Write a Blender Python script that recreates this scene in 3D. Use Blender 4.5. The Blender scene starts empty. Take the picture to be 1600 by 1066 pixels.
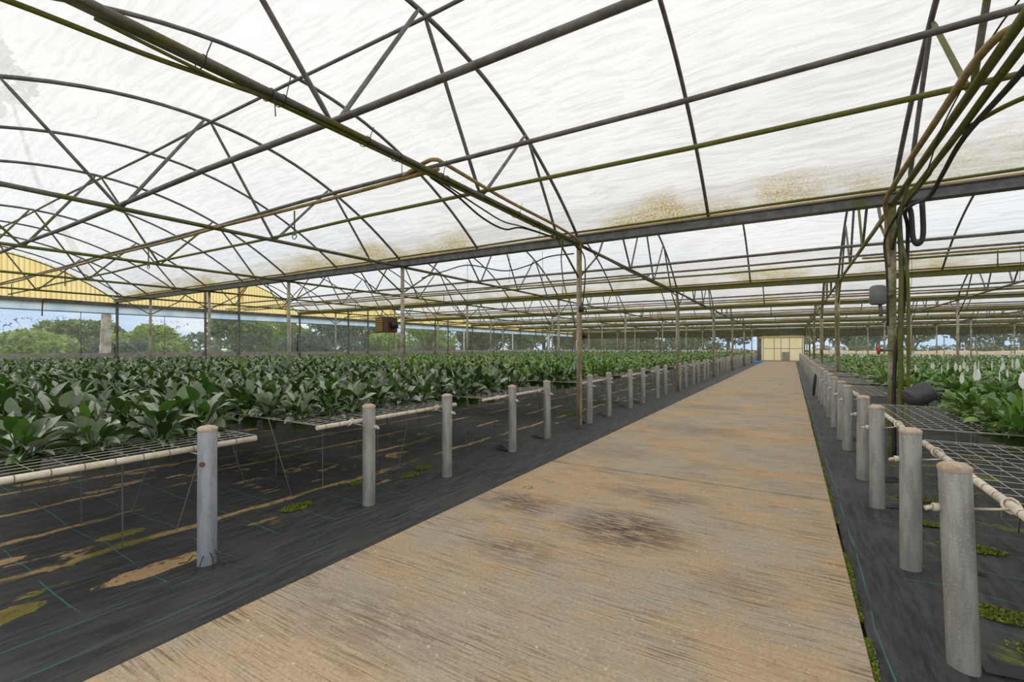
import bpy, math, random
import numpy as np
from mathutils import Vector, Matrix
random.seed(7); RNG = np.random.default_rng(7)
SC = bpy.context.scene
COL = SC.collection

# ------------------------------------------------------------------ layout
BAY = 8.671; Y1 = 8.077; Y0 = Y1 - BAY
NB = 7
GZ = 3.467                                   # underside of the gutters
LINES = [-21.79, -17.205, -12.62, -8.035, -3.45, 1.165, 5.75, 10.335, 14.92]
XW = -25.2                                   # left end wall
XR = 19.5
YE = Y0 + NB * BAY                           # far side wall
ARCH_A, APEX = 0.086, 5.17
def mid(b): return Y0 + (b + .5) * BAY
def arch_z(b, y): return APEX - ARCH_A * (y - mid(b)) ** 2
ORD = ['nearest', 'second', 'third', 'fourth', 'fifth', 'sixth', 'farthest']
NTH = ['first', 'second', 'third', 'fourth', 'fifth', 'sixth', 'seventh', 'eighth', 'ninth', 'tenth', 'eleventh', 'twelfth',
       'thirteenth', 'fourteenth', 'fifteenth', 'sixteenth', 'seventeenth', 'eighteenth', 'nineteenth', 'twentieth']
def nth(i):
    if i < 20: return NTH[i]
    t = {2: 'twenty', 3: 'thirty', 4: 'forty'}[(i + 1) // 10]
    if (i + 1) % 10 == 0: return {2: 'twentieth', 3: 'thirtieth', 4: 'fortieth'}[(i + 1) // 10]
    return t + '-' + NTH[(i + 1) % 10 - 1]
LINENAME = {-21.79: 'fifth column line left of the walkway', -17.205: 'fourth column line left of the walkway',
            -12.62: 'third column line left of the walkway', -8.035: 'second column line left of the walkway',
            -3.45: "column line along the walkway's left edge", 1.165: "column line along the walkway's right edge",
            5.75: 'second column line right of the walkway', 10.335: 'third column line right of the walkway',
            14.92: 'fourth column line right of the walkway'}

# ------------------------------------------------------------------ materials
def newmat(name):
    m = bpy.data.materials.new(name); m.use_nodes = True
    nt = m.node_tree; nt.nodes.clear()
    return m, nt
class NT:
    def __init__(s, nt): s.nt = nt
    def n(s, t, **k):
        nd = s.nt.nodes.new(t)
        ins = k.pop('i', {})
        for a, v in k.items(): setattr(nd, a, v)
        for a, v in ins.items():
            if isinstance(v, bpy.types.NodeSocket): s.nt.links.new(v, nd.inputs[a])
            else: nd.inputs[a].default_value = v
        return nd
    def math(s, op, a, b=None, c=None, clamp=False):
        i = {0: a}
        if b is not None: i[1] = b
        if c is not None: i[2] = c
        return s.n('ShaderNodeMath', operation=op, use_clamp=clamp, i=i).outputs[0]
    def mix(s, f, a, b):
        nd = s.n('ShaderNodeMix', data_type='RGBA', i={0: f})
        for k, v in ((6, a), (7, b)):
            if isinstance(v, bpy.types.NodeSocket): s.nt.links.new(v, nd.inputs[k])
            else: nd.inputs[k].default_value = (*v, 1) if len(v) == 3 else v
        return nd.outputs[2]
    def noise(s, vec, scale, detail=3, rough=.55):
        return s.n('ShaderNodeTexNoise', i={'Vector': vec, 'Scale': scale, 'Detail': detail, 'Roughness': rough}).outputs[0]
    def ramp(s, v, a, b):
        return s.n('ShaderNodeMapRange', interpolation_type='SMOOTHSTEP', i={0: v, 1: a, 2: b}).outputs[0]
    def scaled(s, vec, sc):
        return s.n('ShaderNodeVectorMath', operation='MULTIPLY', i={0: vec, 1: sc}).outputs[0]
    def obj(s): return s.n('ShaderNodeTexCoord').outputs['Object']
    def pos(s): return s.n('ShaderNodeNewGeometry').outputs['Position']
    def out(s, sh): s.n('ShaderNodeOutputMaterial', i={0: sh})
    def bsdf(s, col, rough=.6, metal=0., spec=.5, normal=None):
        i = {'Base Color': col if isinstance(col, bpy.types.NodeSocket) else (*col, 1), 'Roughness': rough, 'Metallic': metal, 'Specular IOR Level': spec}
        if normal is not None: i['Normal'] = normal
        return s.n('ShaderNodeBsdfPrincipled', i=i).outputs[0]
    def bump(s, h, st=.3, d=.02):
        return s.n('ShaderNodeBump', i={'Height': h, 'Strength': st, 'Distance': d}).outputs[0]

def grimy(name, base, dark, moss=0., rough=.6, metal=0., scale=6., mosscol=(.13, .14, .015), spec=.4):
    """weathered surface: base colour mottled with a darker tone and with moss growing in patches"""
    m, nt = newmat(name); N = NT(nt); p = N.pos()
    a = N.noise(p, scale, 4); c = N.mix(N.ramp(a, .35, .7), base, dark)
    c = N.mix(N.math('MULTIPLY', N.ramp(N.noise(p, scale * 7, 2), .45, .75), .35), c, dark)
    if moss > 0:
        mm = N.ramp(N.noise(N.scaled(p, (1, 1, 1)), 2.2, 5, .65), .72 - moss * .55, .86 - moss * .5)
        c = N.mix(N.math('MULTIPLY', mm, .92), c, N.mix(N.noise(p, 25, 2), mosscol, tuple(x * .45 for x in mosscol)))
    N.out(N.bsdf(c, rough, metal, spec, N.bump(N.noise(p, 60, 3), .25, .004)))
    return m
def plain(name, col, rough=.6, metal=0., spec=.5):
    m, nt = newmat(name); N = NT(nt); p = N.pos()
    c = N.mix(N.noise(p, 12, 3), tuple(x * .8 for x in col), tuple(min(1, x * 1.15) for x in col))
    N.out(N.bsdf(c, rough, metal, spec)); return m

M = {}
M['steel'] = grimy('weathered_steel', (.19, .185, .18), (.11, .105, .10), .0, .6, .25)
M['steel_moss'] = grimy('mossy_steel', (.19, .18, .165), (.10, .095, .08), .55, .65, .15, mosscol=(.17, .17, .03))
M['steel_green'] = grimy('green_steel', (.16, .15, .11), (.09, .09, .05), 1.0, .7, 0, mosscol=(.19, .20, .045))
M['hose_green'] = grimy('algae_hose', (.15, .15, .06), (.06, .06, .035), .7, .6, 0, mosscol=(.16, .17, .02))
M['hose_black'] = grimy('black_hose', (.035, .035, .033), (.02, .02, .02), .25, .5)
M['pvc_brown'] = grimy('stained_pvc', (.38, .29, .14), (.22, .15, .06), .35, .6, mosscol=(.26, .22, .04), scale=9)
M['column'] = grimy('column_steel', (.47, .43, .35), (.30, .27, .20), .30, .7, mosscol=(.19, .20, .03))
M['column_moss'] = grimy('lichen_column', (.50, .47, .33), (.24, .22, .12), .62, .8, mosscol=(.25, .235, .075), scale=14)
M['gutter'] = grimy('gutter_steel', (.17, .175, .185), (.10, .10, .105), .22, .5, .3, mosscol=(.15, .17, .03))
M['gutter_moss'] = grimy('gutter_mossy', (.17, .17, .16), (.10, .10, .09), .72, .6, .1, mosscol=(.18, .19, .03))
M['pvc'] = grimy('cream_pvc', (.74, .68, .57), (.60, .52, .40), .0, .45, scale=18)
M['wire'] = plain('galvanized_wire', (.46, .44, .40), .5, .2)
M['tie'] = plain('rusty_wire', (.22, .15, .10), .7)
M['rod'] = plain('rusted_rod', (.20, .185, .17), .6, .3)
M['rust'] = plain('rust', (.20, .07, .04), .7)
M['cap'] = grimy('tan_cap', (.56, .46, .37), (.40, .29, .20), 0, .7, scale=25)
M['pot'] = plain('green_pot', (.045, .085, .02), .5)
M['soil'] = plain('soil', (.035, .025, .018), .9)
M['black'] = plain('black_plastic', (.022, .022, .024), .5)
M['grey'] = plain('grey_housing', (.17, .17, .175), .5)
M['heater'] = plain('brown_housing', (.10, .045, .02), .55)
M['heater_front'] = plain('tan_housing', (.33, .20, .05), .55)
M['red'] = plain('red_plastic', (.45, .05, .03), .45)
M['white'] = plain('white_pvc', (.80, .82, .84), .5)
M['blue'] = plain('blue_tarp', (.08, .2, .6), .5)
M['timber'] = grimy('weathered_timber', (.42, .40, .35), (.28, .26, .22), 0, .8)
M['beam'] = grimy('header_timber', (.20, .185, .17), (.13, .12, .11), 0, .8)
M['trunk'] = grimy('bark', (.20, .16, .12), (.10, .08, .06), 0, .9)
M['trunk_pale'] = grimy('pale_bark', (.62, .58, .54), (.30, .25, .20), 0, .9, scale=3)

def m_post(name, base, dark):
    m, nt = newmat(name); N = NT(nt); p = N.pos()
    c = N.mix(N.ramp(N.noise(N.scaled(p, (9, 9, 1.6)), 2.2, 4), .35, .68), base, dark)
    c = N.mix(N.math('MULTIPLY', N.ramp(N.noise(p, 130, 2), .55, .66), .4), c, (.50, .51, .51))
    c = N.mix(N.math('MULTIPLY', N.ramp(N.noise(N.scaled(p, (14, 14, .9)), 2, 3), .60, .72), .55), c, (.20, .17, .13))
    N.out(N.bsdf(c, .5, .25, .5)); return m
M['post'] = m_post('galvanized_post', (.345, .34, .305), (.235, .23, .20))
M['post_blue'] = m_post('bluish_galvanized_post', (.345, .365, .40), (.24, .26, .295))

def m_film():
    """double polyethylene film: lets daylight through scattered, dirt and algae collect by the gutters"""
    m, nt = newmat('poly_film'); N = NT(nt); g = N.n('ShaderNodeNewGeometry'); p = g.outputs['Position']
    s = N.n('ShaderNodeSeparateXYZ', i={0: p})
    y = N.math('DIVIDE', N.math('SUBTRACT', s.outputs[1], Y0), BAY)
    fr = N.math('FRACT', y)
    e = N.math('ABSOLUTE', N.math('SUBTRACT', fr, .5))             # 0 ridge .. .5 gutter
    w = N.noise(N.scaled(p, (.55, .55, .8)), 1.0, 4, .6)
    edge = N.math('ADD', e, N.math('MULTIPLY', N.math('SUBTRACT', w, .5), .22))
    st = N.ramp(edge, .415, .50)
    st = N.math('MULTIPLY', st, N.ramp(N.noise(p, .45, 3), .44, .62))
    st = N.math('MULTIPLY', st, N.math('ADD', .35, N.math('MULTIPLY', N.ramp(N.noise(p, 30, 4, .7), .40, .62), .65)), clamp=True)
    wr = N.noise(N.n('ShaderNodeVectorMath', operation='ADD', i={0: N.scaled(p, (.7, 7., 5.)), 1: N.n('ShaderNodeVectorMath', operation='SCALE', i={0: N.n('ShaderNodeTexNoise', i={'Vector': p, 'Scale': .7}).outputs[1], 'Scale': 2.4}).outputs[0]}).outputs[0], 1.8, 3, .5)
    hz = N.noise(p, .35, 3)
    wrinkle_shade_haze = N.math('MULTIPLY', N.math('ADD', N.math('MULTIPLY', N.ramp(wr, .42, .66), .6), N.math('MULTIPLY', N.ramp(hz, .4, .7), .4)), 1.0)  # grey wrinkle shading painted into the film colour, plus a broad cloudy haze
    clean = N.mix(wrinkle_shade_haze, (.92, .917, .917), (.775, .765, .768))
    alg = N.mix(N.noise(p, 9, 3), (.58, .50, .10), (.40, .27, .06))
    col = N.mix(st, clean, alg)
    tcol = N.mix(st, N.mix(wrinkle_shade_haze, (1, 1, 1), (.85, .845, .85)), alg)
    bm = N.bump(wr, .6, .05)
    tl = N.n('ShaderNodeBsdfTranslucent', i={'Color': col, 'Normal': bm}).outputs[0]
    df = N.n('ShaderNodeBsdfDiffuse', i={'Color': col, 'Normal': bm}).outputs[0]
    tr = N.n('ShaderNodeBsdfTransparent', i={'Color': tcol}).outputs[0]
    gl = N.n('ShaderNodeBsdfGlossy', i={'Color': (1, 1, 1, 1), 'Roughness': .25, 'Normal': bm}).outputs[0]
    a = N.n('ShaderNodeMixShader', i={0: .22, 1: tl, 2: df}).outputs[0]
    b = N.n('ShaderNodeMixShader', i={0: .22, 1: a, 2: tr}).outputs[0]
    c = N.n('ShaderNodeMixShader', i={0: .03, 1: b, 2: gl}).outputs[0]
    N.out(c); return m
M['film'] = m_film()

def m_clear():
    m, nt = newmat('clear_vinyl'); N = NT(nt); p = N.pos()
    s = N.n('ShaderNodeSeparateXYZ', i={0: p})
    patch = N.ramp(N.noise(N.scaled(p, (.3, .25, .7)), 1.3, 2), .50, .62)
    sp = N.ramp(N.noise(p, 9.0, 3, .65), .56, .60)
    hb = N.math('MULTIPLY', N.ramp(s.outputs[2], 1.9, 2.2), N.ramp(s.outputs[2], 2.9, 2.6))
    spk = N.math('MULTIPLY', N.math('MULTIPLY', sp, patch), hb)
    wav = N.noise(N.scaled(p, (1, 1.2, .4)), 2.0, 2)
    tr = N.n('ShaderNodeBsdfTransparent', i={'Color': (.90, .93, .95, 1)}).outputs[0]
    df = N.n('ShaderNodeBsdfDiffuse', i={'Color': (.75, .8, .82, 1)}).outputs[0]
    tl = N.n('ShaderNodeBsdfTranslucent', i={'Color': (.8, .84, .86, 1)}).outputs[0]
    gl = N.n('ShaderNodeBsdfGlossy', i={'Roughness': .08, 'Normal': N.bump(wav, .25, .05)}).outputs[0]
    dk = N.n('ShaderNodeBsdfDiffuse', i={'Color': (.04, .06, .07, 1)}).outputs[0]
    a = N.n('ShaderNodeMixShader', i={0: .5, 1: df, 2: tl}).outputs[0]
    b = N.n('ShaderNodeMixShader', i={0: .90, 1: a, 2: tr}).outputs[0]
    c = N.n('ShaderNodeMixShader', i={0: .05, 1: b, 2: gl}).outputs[0]
    d = N.n('ShaderNodeMixShader', i={0: N.math('MULTIPLY', spk, .7), 1: c, 2: dk}).outputs[0]
    N.out(d); return m
M['clear'] = m_clear()

def m_thin(name, col, col2, trans, stripes=None):
    m, nt = newmat(name); N = NT(nt); p = N.pos()
    c = N.mix(N.ramp(N.noise(N.scaled(p, (1, 1, .4)), 1.5, 3), .35, .7), col, col2)
    if stripes:
        s = N.n('ShaderNodeSeparateXYZ', i={0: p})
        w = N.math('SINE', N.math('MULTIPLY', s.outputs[1], stripes))
        c = N.mix(N.ramp(w, .2, 1.), c, tuple(x * .72 for x in col2))
        st = N.ramp(N.noise(N.scaled(p, (.1, 1.1, .12)), 1.0, 2), .60, .66)
        c = N.mix(N.math('MULTIPLY', st, .7), c, (.55, .30, .03))
    tl = N.n('ShaderNodeBsdfTranslucent', i={'Color': c}).outputs[0]
    df = N.n('ShaderNodeBsdfDiffuse', i={'Color': c}).outputs[0]
    N.out(N.n('ShaderNodeMixShader', i={0: trans, 1: df, 2: tl}).outputs[0]); return m
M['fibre'] = m_thin('yellow_fibreglass', (1.0, .86, .46), (.98, .80, .36), .92, 2 * math.pi / .15)
M['fibre_door'] = m_thin('cream_fibreglass', (1.0, .92, .66), (1.0, .87, .56), .9)
M['film_edge'] = m_thin('film_edge', (.95, .82, .62), (.85, .70, .48), .6)
M['bluecurtain'] = m_thin('pale_blue_curtain', (.66, .77, .90), (.48, .63, .82), .75)

def m_concrete():
    m, nt = newmat('broomed_concrete'); N = NT(nt); p = N.pos()
    s = N.n('ShaderNodeSeparateXYZ', i={0: p})
    big = N.noise(p, .75, 5, .62)
    c = N.mix(N.ramp(big, .38, .62), (.385, .325, .245), (.475, .335, .19))
    c = N.mix(N.math('MULTIPLY', N.ramp(N.noise(p, .95, 4, .6), .50, .64), .85), c, (.375, .325, .262))
    c = N.mix(N.math('MULTIPLY', N.ramp(N.noise(p, .5, 3), .56, .70), .35), c, (.55, .40, .23))
    # broom marks run across the walk, broken by wear
    warp = N.n('ShaderNodeVectorMath', operation='ADD', i={0: p, 1: N.n('ShaderNodeVectorMath', operation='SCALE', i={0: N.n('ShaderNodeTexNoise', i={'Vector': p, 'Scale': 2., 'Detail': 2.}).outputs[1], 'Scale': .022}).outputs[0]}).outputs[0]
    br = N.noise(N.scaled(warp, (1.6, 60, 1)), 1.5, 5, .7)
    br2 = N.noise(N.scaled(warp, (1.1, 30, 1)), 1.2, 4, .65)
    brm = N.ramp(N.noise(N.scaled(p, (1.3, 1.8, 1)), 1.2, 5, .65), .40, .60)
    grit = N.noise(p, 48, 4, .75)
    c = N.mix(N.math('MULTIPLY', N.math('MULTIPLY', N.ramp(br, .52, .60), N.math('ADD', .25, N.math('MULTIPLY', brm, .6))), .95), c, (.15, .10, .055))
    c = N.mix(N.math('MULTIPLY', N.math('MULTIPLY', N.ramp(br2, .56, .62), brm), .65), c, (.17, .11, .065))
    c = N.mix(N.math('MULTIPLY', N.ramp(br, .46, .36), .30), c, (.60, .51, .38))
    c = N.mix(N.math('MULTIPLY', N.ramp(grit, .56, .66), .45), c, (.62, .55, .45))
    c = N.mix(N.math('MULTIPLY', N.ramp(grit, .44, .36), .45), c, (.16, .12, .08))
    c = N.mix(N.math('MULTIPLY', N.ramp(N.noise(p, 26, 2), .70, .73), .7), c, (.62, .58, .50))
    c = N.mix(N.math('MULTIPLY', N.ramp(N.noise(N.scaled(p, (1, 1.4, 1)), 4.5, 5, .7), .56, .74), .4), c, (.20, .145, .095))
    brk = N.noise(N.scaled(p, (2.2, 13, 1)), 2.0, 5, .75)
    for (x, y, rx, ry, k) in ((-1.2, 3.72, .44, .36, 1.), (-2.25, 3.85, .36, .26, .8), (-1.75, 2.95, .32, .22, .5), (-2.0, 1.75, .45, .25, .4), (-1.5, 8.9, .7, .45, .45), (-1.9, 12.5, .8, .5, .4), (-.9, 16.4, .6, .6, .35), (-1.2, 4.75, .5, .2, .5), (-.3, 3.2, .3, .2, .25), (-2.1, 6.5, .5, .3, .3)):
        d = N.math('ADD', N.math('POWER', N.math('DIVIDE', N.math('SUBTRACT', s.outputs[0], x), rx), 2.), N.math('POWER', N.math('DIVIDE', N.math('SUBTRACT', s.outputs[1], y), ry), 2.))
        f = N.math('MULTIPLY', N.math('SUBTRACT', 1., N.math('MULTIPLY', d, .5), clamp=True), N.ramp(brk, .40, .56))
        c = N.mix(N.math('MULTIPLY', f, k), c, (.085, .062, .052))
    # expansion joints with a little green growth
    jy = N.math('ABSOLUTE', N.math('SUBTRACT', N.math('FRACT', N.math('DIVIDE', N.math('SUBTRACT', s.outputs[1], 5.47 - 3.05), 6.1)), .5))
    jl = N.math('LESS_THAN', jy, .0013)
    jg = N.math('MULTIPLY', N.ramp(jy, .014, .0), N.ramp(N.noise(p, 2, 4), .42, .62))
    c = N.mix(N.math('MULTIPLY', jg, .6), c, (.17, .18, .06)); c = N.mix(N.math('MULTIPLY', jl, .8), c, (.10, .07, .04))
    N.out(N.bsdf(c, .85, 0, .25, N.bump(N.math('ADD', br, N.math('MULTIPLY', N.noise(p, 120, 2), .5)), .45, .006))); return m
M['concrete'] = m_concrete()

def m_fabric(name, left):
    m, nt = newmat(name); N = NT(nt); p = N.pos()
    s = N.n('ShaderNodeSeparateXYZ', i={0: p}); X, Y = s.outputs[0], s.outputs[1]
    c = N.mix(N.ramp(N.noise(N.scaled(p, (13, 1.5, 1)), 1.7, 6, .72), .34, .68), (.028, .028, .029), (.088, .087, .087))
    c = N.mix(N.math('MULTIPLY', N.ramp(N.noise(N.scaled(p, (1, .6, 1)), 1.5, 6, .7), .46, .68), .65), c, (.095, .088, .080) if left else (.135, .128, .128))
    c = N.mix(N.math('MULTIPLY', N.ramp(N.noise(p, 45, 4, .7), .56, .72), .35), c, (.16, .15, .14))
    wob = N.math('MULTIPLY', N.math('SUBTRACT', N.noise(p, .9, 2), .5), .10)
    def lines(v, per, off, wd):
        return N.math('LESS_THAN', N.math('ABSOLUTE', N.math('SUBTRACT', N.math('FRACT', N.math('DIVIDE', N.math('ADD', N.math('ADD', v, wob), off), per)), .5)), wd / per)
    bx = -3.42 if left else .62
    strip = N.math('GREATER_THAN', X, bx) if left else N.math('LESS_THAN', X, bx)
    l1 = N.math('MULTIPLY', strip, lines(X, .31, .07, .0035))
    l2 = N.math('MULTIPLY', N.math('SUBTRACT', 1., strip), N.math('MAXIMUM', lines(Y, .42, .1, .004), N.math('MULTIPLY', lines(X, 1.9, .37, .004), .7)))
    ln = N.math('MULTIPLY', N.math('MAXIMUM', l1, l2), N.ramp(N.noise(p, 2.2, 3), .36, .54))
    c = N.mix(N.math('MULTIPLY', ln, .8), c, (.05, .28, .25))
    if left:
        # sand and algae washed into rows along the feet of the bench rods
        fx = N.math('ABSOLUTE', N.math('SUBTRACT', N.math('FRACT', N.math('DIVIDE', N.math('ADD', X, N.math('ADD', 4.34 + .43 + 86, N.math('MULTIPLY', N.math('SUBTRACT', N.noise(p, 2.4, 4, .6), .5), .20))), .86)), .5))
        row = N.ramp(fx, .060, .022)
        row = N.math('MULTIPLY', N.math('MULTIPLY', row, N.ramp(N.noise(N.scaled(p, (.6, .55, 1)), 1.2, 4, .6), .44, .50)), N.math('LESS_THAN', X, -3.95))
        bl = N.math('MULTIPLY', N.ramp(N.noise(N.scaled(p, (1.2, .6, 1)), 3.4, 5, .62), .58, .61), N.ramp(X, -3.75, -3.95))
        bl = N.math('MULTIPLY', bl, N.ramp(N.noise(p, .5, 2), .45, .6))
        sand = N.math('MAXIMUM', row, bl)
        nb = N.noise(p, 5, 4, .6)
        for (x, y, rx, ry) in ((-3.74, 1.42, .10, .30), (-3.80, .62, .11, .26), (-4.6, 1.5, .1, .16), (-4.75, .9, .08, .12)):
            d = N.math('ADD', N.math('POWER', N.math('DIVIDE', N.math('SUBTRACT', X, x), rx), 2.), N.math('POWER', N.math('DIVIDE', N.math('SUBTRACT', Y, y), ry), 2.))
            sand = N.math('MAXIMUM', sand, N.ramp(N.math('ADD', d, N.math('MULTIPLY', N.math('SUBTRACT', nb, .5), 2.6)), 1.0, .8))
        sand = N.math('MULTIPLY', sand, N.ramp(N.noise(p, 18, 4), .26, .42))
        sc = N.mix(N.ramp(N.noise(p, 1.1, 3), .50, .60), (.62, .42, .20), (.26, .24, .03))
        sc = N.mix(N.ramp(N.noise(p, 12, 3), .55, .7), sc, (.25, .13, .05))
        c = N.mix(N.math('MULTIPLY', sand, .95), c, sc)
    else:
        bl = N.math('MULTIPLY', N.ramp(N.noise(N.scaled(p, (.8, 2.4, 1)), 1.5, 4, .6), .57, .62), N.ramp(X, .78, .95))
        bl = N.math('MULTIPLY', bl, N.ramp(N.noise(p, 25, 4), .32, .5))
        c = N.mix(N.math('MULTIPLY', bl, .85), c, N.mix(N.noise(p, 8, 3), (.20, .28, .02), (.25, .22, .04)))
    wv = N.n('ShaderNodeTexWave', wave_type='BANDS', i={'Vector': p, 'Scale': 90., 'Distortion': .5}).outputs[0]
    fold = N.noise(N.scaled(p, (6, .6, 1)), 1.6, 4, .6)
    h = N.math('ADD', N.math('MULTIPLY', wv, .03), fold)
    N.out(N.bsdf(c, .6, 0, .4, N.bump(h, 1.0, .07))); return m
M['fabricL'] = m_fabric('woven_fabric_left', True)
M['fabricR'] = m_fabric('woven_fabric_right', False)

def m_leaf(name, dark, midc, lite, rough=.38, tl=.22, pale=None, fp=.3):
    m, nt = newmat(name); N = NT(nt); g = N.n('ShaderNodeNewGeometry'); r = g.outputs['Random Per Island']
    c = N.mix(N.ramp(r, .15, .75), dark, midc)
    c = N.mix(N.math('MULTIPLY', N.ramp(r, .84, .96), .85), c, lite)
    if pale:
        r2 = N.math('FRACT', N.math('MULTIPLY', r, 37.3))
        f = N.math('ADD', N.math('MULTIPLY', N.math('LESS_THAN', r2, fp), .75), N.math('MULTIPLY', g.outputs['Backfacing'], .25), clamp=True)
        c = N.mix(f, c, pale)  # grey sheen painted into the colour of some leaves; undersides slightly paler too
    pr = N.bsdf(c, rough, 0, .6)
    tr = N.n('ShaderNodeBsdfTranslucent', i={'Color': N.mix(.5, c, lite)}).outputs[0]
    N.out(N.n('ShaderNodeMixShader', i={0: tl, 1: pr, 2: tr}).outputs[0]); return m
M['leaf'] = m_leaf('lily_leaf', (.012, .036, .008), (.050, .135, .018), (.22, .42, .03), .34, .10, (.37, .40, .31), .32)
M['leafB'] = m_leaf('fresh_lily_leaf', (.028, .085, .010), (.11, .26, .030), (.32, .48, .05), .36, .16, (.36, .44, .24), .24)
M['petal'] = plain('white_spathe', (.88, .88, .80), .5)
M['spadix'] = plain('cream_spadix', (.72, .66, .38), .7)
def m_tree(name, a, b, c): return m_leaf(name, a, b, c, .6, .35)
M['tree1'] = m_tree('tree_leaf', (.08, .14, .04), (.19, .29, .07), (.40, .48, .13))
M['tree2'] = m_tree('bright_tree_leaf', (.20, .31, .05), (.38, .52, .09), (.55, .62, .15))
M['tree3'] = m_tree('olive_tree_leaf', (.07, .085, .02), (.14, .16, .035), (.28, .30, .06))
M['tree4'] = m_tree('bluish_tree_leaf', (.07, .12, .07), (.15, .22, .13), (.26, .33, .18))
M['moss'] = m_leaf('moss', (.10, .14, .01), (.17, .22, .015), (.30, .30, .05), .9, .05)
M['sand'] = plain('sandy_soil', (.50, .38, .24), .95)
def m_ground():
    m, nt = newmat('dry_grass'); N = NT(nt); p = N.pos()
    c = N.mix(N.ramp(N.noise(p, .12, 4), .4, .6), (.20, .24, .07), (.52, .44, .26))
    N.out(N.bsdf(c, .95, 0, .1)); return m
M['ground'] = m_ground()

# ------------------------------------------------------------------ mesh helpers
class MB:
    def __init__(s): s.v = []; s.f = []; s.m = []; s.sm = []
    def quad(s, a, b, c, d, m=0, sm=False):
        k = len(s.v); s.v += [a, b, c, d]; s.f.append((k, k + 1, k + 2, k + 3)); s.m.append(m); s.sm.append(sm)
    def box(s, lo, hi, m=0):
        k = len(s.v); (x0, y0, z0), (x1, y1, z1) = lo, hi
        s.v += [(x0, y0, z0), (x1, y0, z0), (x1, y1, z0), (x0, y1, z0), (x0, y0, z1), (x1, y0, z1), (x1, y1, z1), (x0, y1, z1)]
        for f in ((0, 3, 2, 1), (4, 5, 6, 7), (0, 1, 5, 4), (1, 2, 6, 5), (2, 3, 7, 6), (3, 0, 4, 7)):
            s.f.append(tuple(k + i for i in f)); s.m.append(m); s.sm.append(False)
        return s
    def tube(s, pts, r, n=8, m=0, cap=True):
        P = [Vector(p) for p in pts]; L = len(P); k = len(s.v); up = None
        for i, p in enumerate(P):
            t = (P[min(i + 1, L - 1)] - P[max(i - 1, 0)]).normalized()
            if up is None: up = Vector((0, 0, 1)) if abs(t.z) < .9 else Vector((1, 0, 0))
            a = t.cross(up).normalized(); b = a.cross(t).normalized(); up = b
            rr = r[i] if isinstance(r, (list, tuple)) else r
            for j in range(n):
                w = 2 * math.pi * j / n
                s.v.append(tuple(p + a * (rr * math.cos(w)) + b * (rr * math.sin(w))))
        for i in range(L - 1):
            for j in range(n):
                s.f.append((k + i * n + j, k + i * n + (j + 1) % n, k + (i + 1) * n + (j + 1) % n, k + (i + 1) * n + j)); s.m.append(m); s.sm.append(n > 4)
        if cap:
            s.f.append(tuple(k + j for j in reversed(range(n)))); s.m.append(m); s.sm.append(False)
            s.f.append(tuple(k + (L - 1) * n + j for j in range(n))); s.m.append(m); s.sm.append(False)
        return s
    def lathe(s, prof, n=16, m=0, c=(0, 0, 0)):
        k = len(s.v)
        for r, z in prof:
            for j in range(n):
                w = 2 * math.pi * j / n; s.v.append((c[0] + r * math.cos(w), c[1] + r * math.sin(w), c[2] + z))
        for i in range(len(prof) - 1):
            for j in range(n):
                s.f.append((k + i * n + j, k + i * n + (j + 1) % n, k + (i + 1) * n + (j + 1) % n, k + (i + 1) * n + j)); s.m.append(m); s.sm.append(True)
        return s
    def mesh(s, name, mats):
        me = bpy.data.meshes.new(name); me.from_pydata([tuple(v) for v in s.v], [], s.f)
        for mt in mats: me.materials.append(mt)
        me.polygons.foreach_set('material_index', s.m); me.polygons.foreach_set('use_smooth', s.sm); me.update()
        return me
def link(name, me, parent=None, loc=(0, 0, 0), rot=(0, 0, 0), label=None, cat=None, group=None, kind=None):
    o = bpy.data.objects.new(name, me); COL.objects.link(o)
    o.location = loc; o.rotation_euler = rot
    if parent is not None: o.parent = parent
    tag(o, label, cat, group, kind); return o
def tag(o, label=None, cat=None, group=None, kind=None):
    if label: o['label'] = label
    if cat: o['category'] = cat
    if group: o['group'] = group
    if kind: o['kind'] = kind
    return o
def put(name, mb, mats, parent=None, **k):
    if not isinstance(mats, (list, tuple)): mats = [mats]
    return link(name, mb.mesh(name, mats), parent, **k)
def empty(name, loc, **k): return link(name, None, None, loc, **k)
def clone(o, loc=None, rot=None, **k):
    r = o.copy(); COL.objects.link(r)
    if loc is not None: r.location = loc
    if rot is not None: r.rotation_euler = rot
    tag(r, **k)
    for ch in o.children:
        c = ch.copy(); COL.objects.link(c); c.parent = r
        for g in ch.children:
            d = g.copy(); COL.objects.link(d); d.parent = c
    return r
def mesh_np(name, V, F, mats, mi):
    """V (n,3), F (k,4) quads"""
    me = bpy.data.meshes.new(name); n, k = len(V), len(F)
    me.vertices.add(n); me.vertices.foreach_set('co', V.astype(np.float32).ravel())
    me.loops.add(k * 4); me.loops.foreach_set('vertex_index', F.astype(np.int32).ravel())
    me.polygons.add(k); me.polygons.foreach_set('loop_start', np.arange(0, 4 * k, 4, dtype=np.int32))
    for mt in mats: me.materials.append(mt)
    me.polygons.foreach_set('material_index', mi.astype(np.int32)); me.polygons.foreach_set('use_smooth', np.ones(k, bool))
    me.update(calc_edges=True); me.validate(); return me

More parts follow.
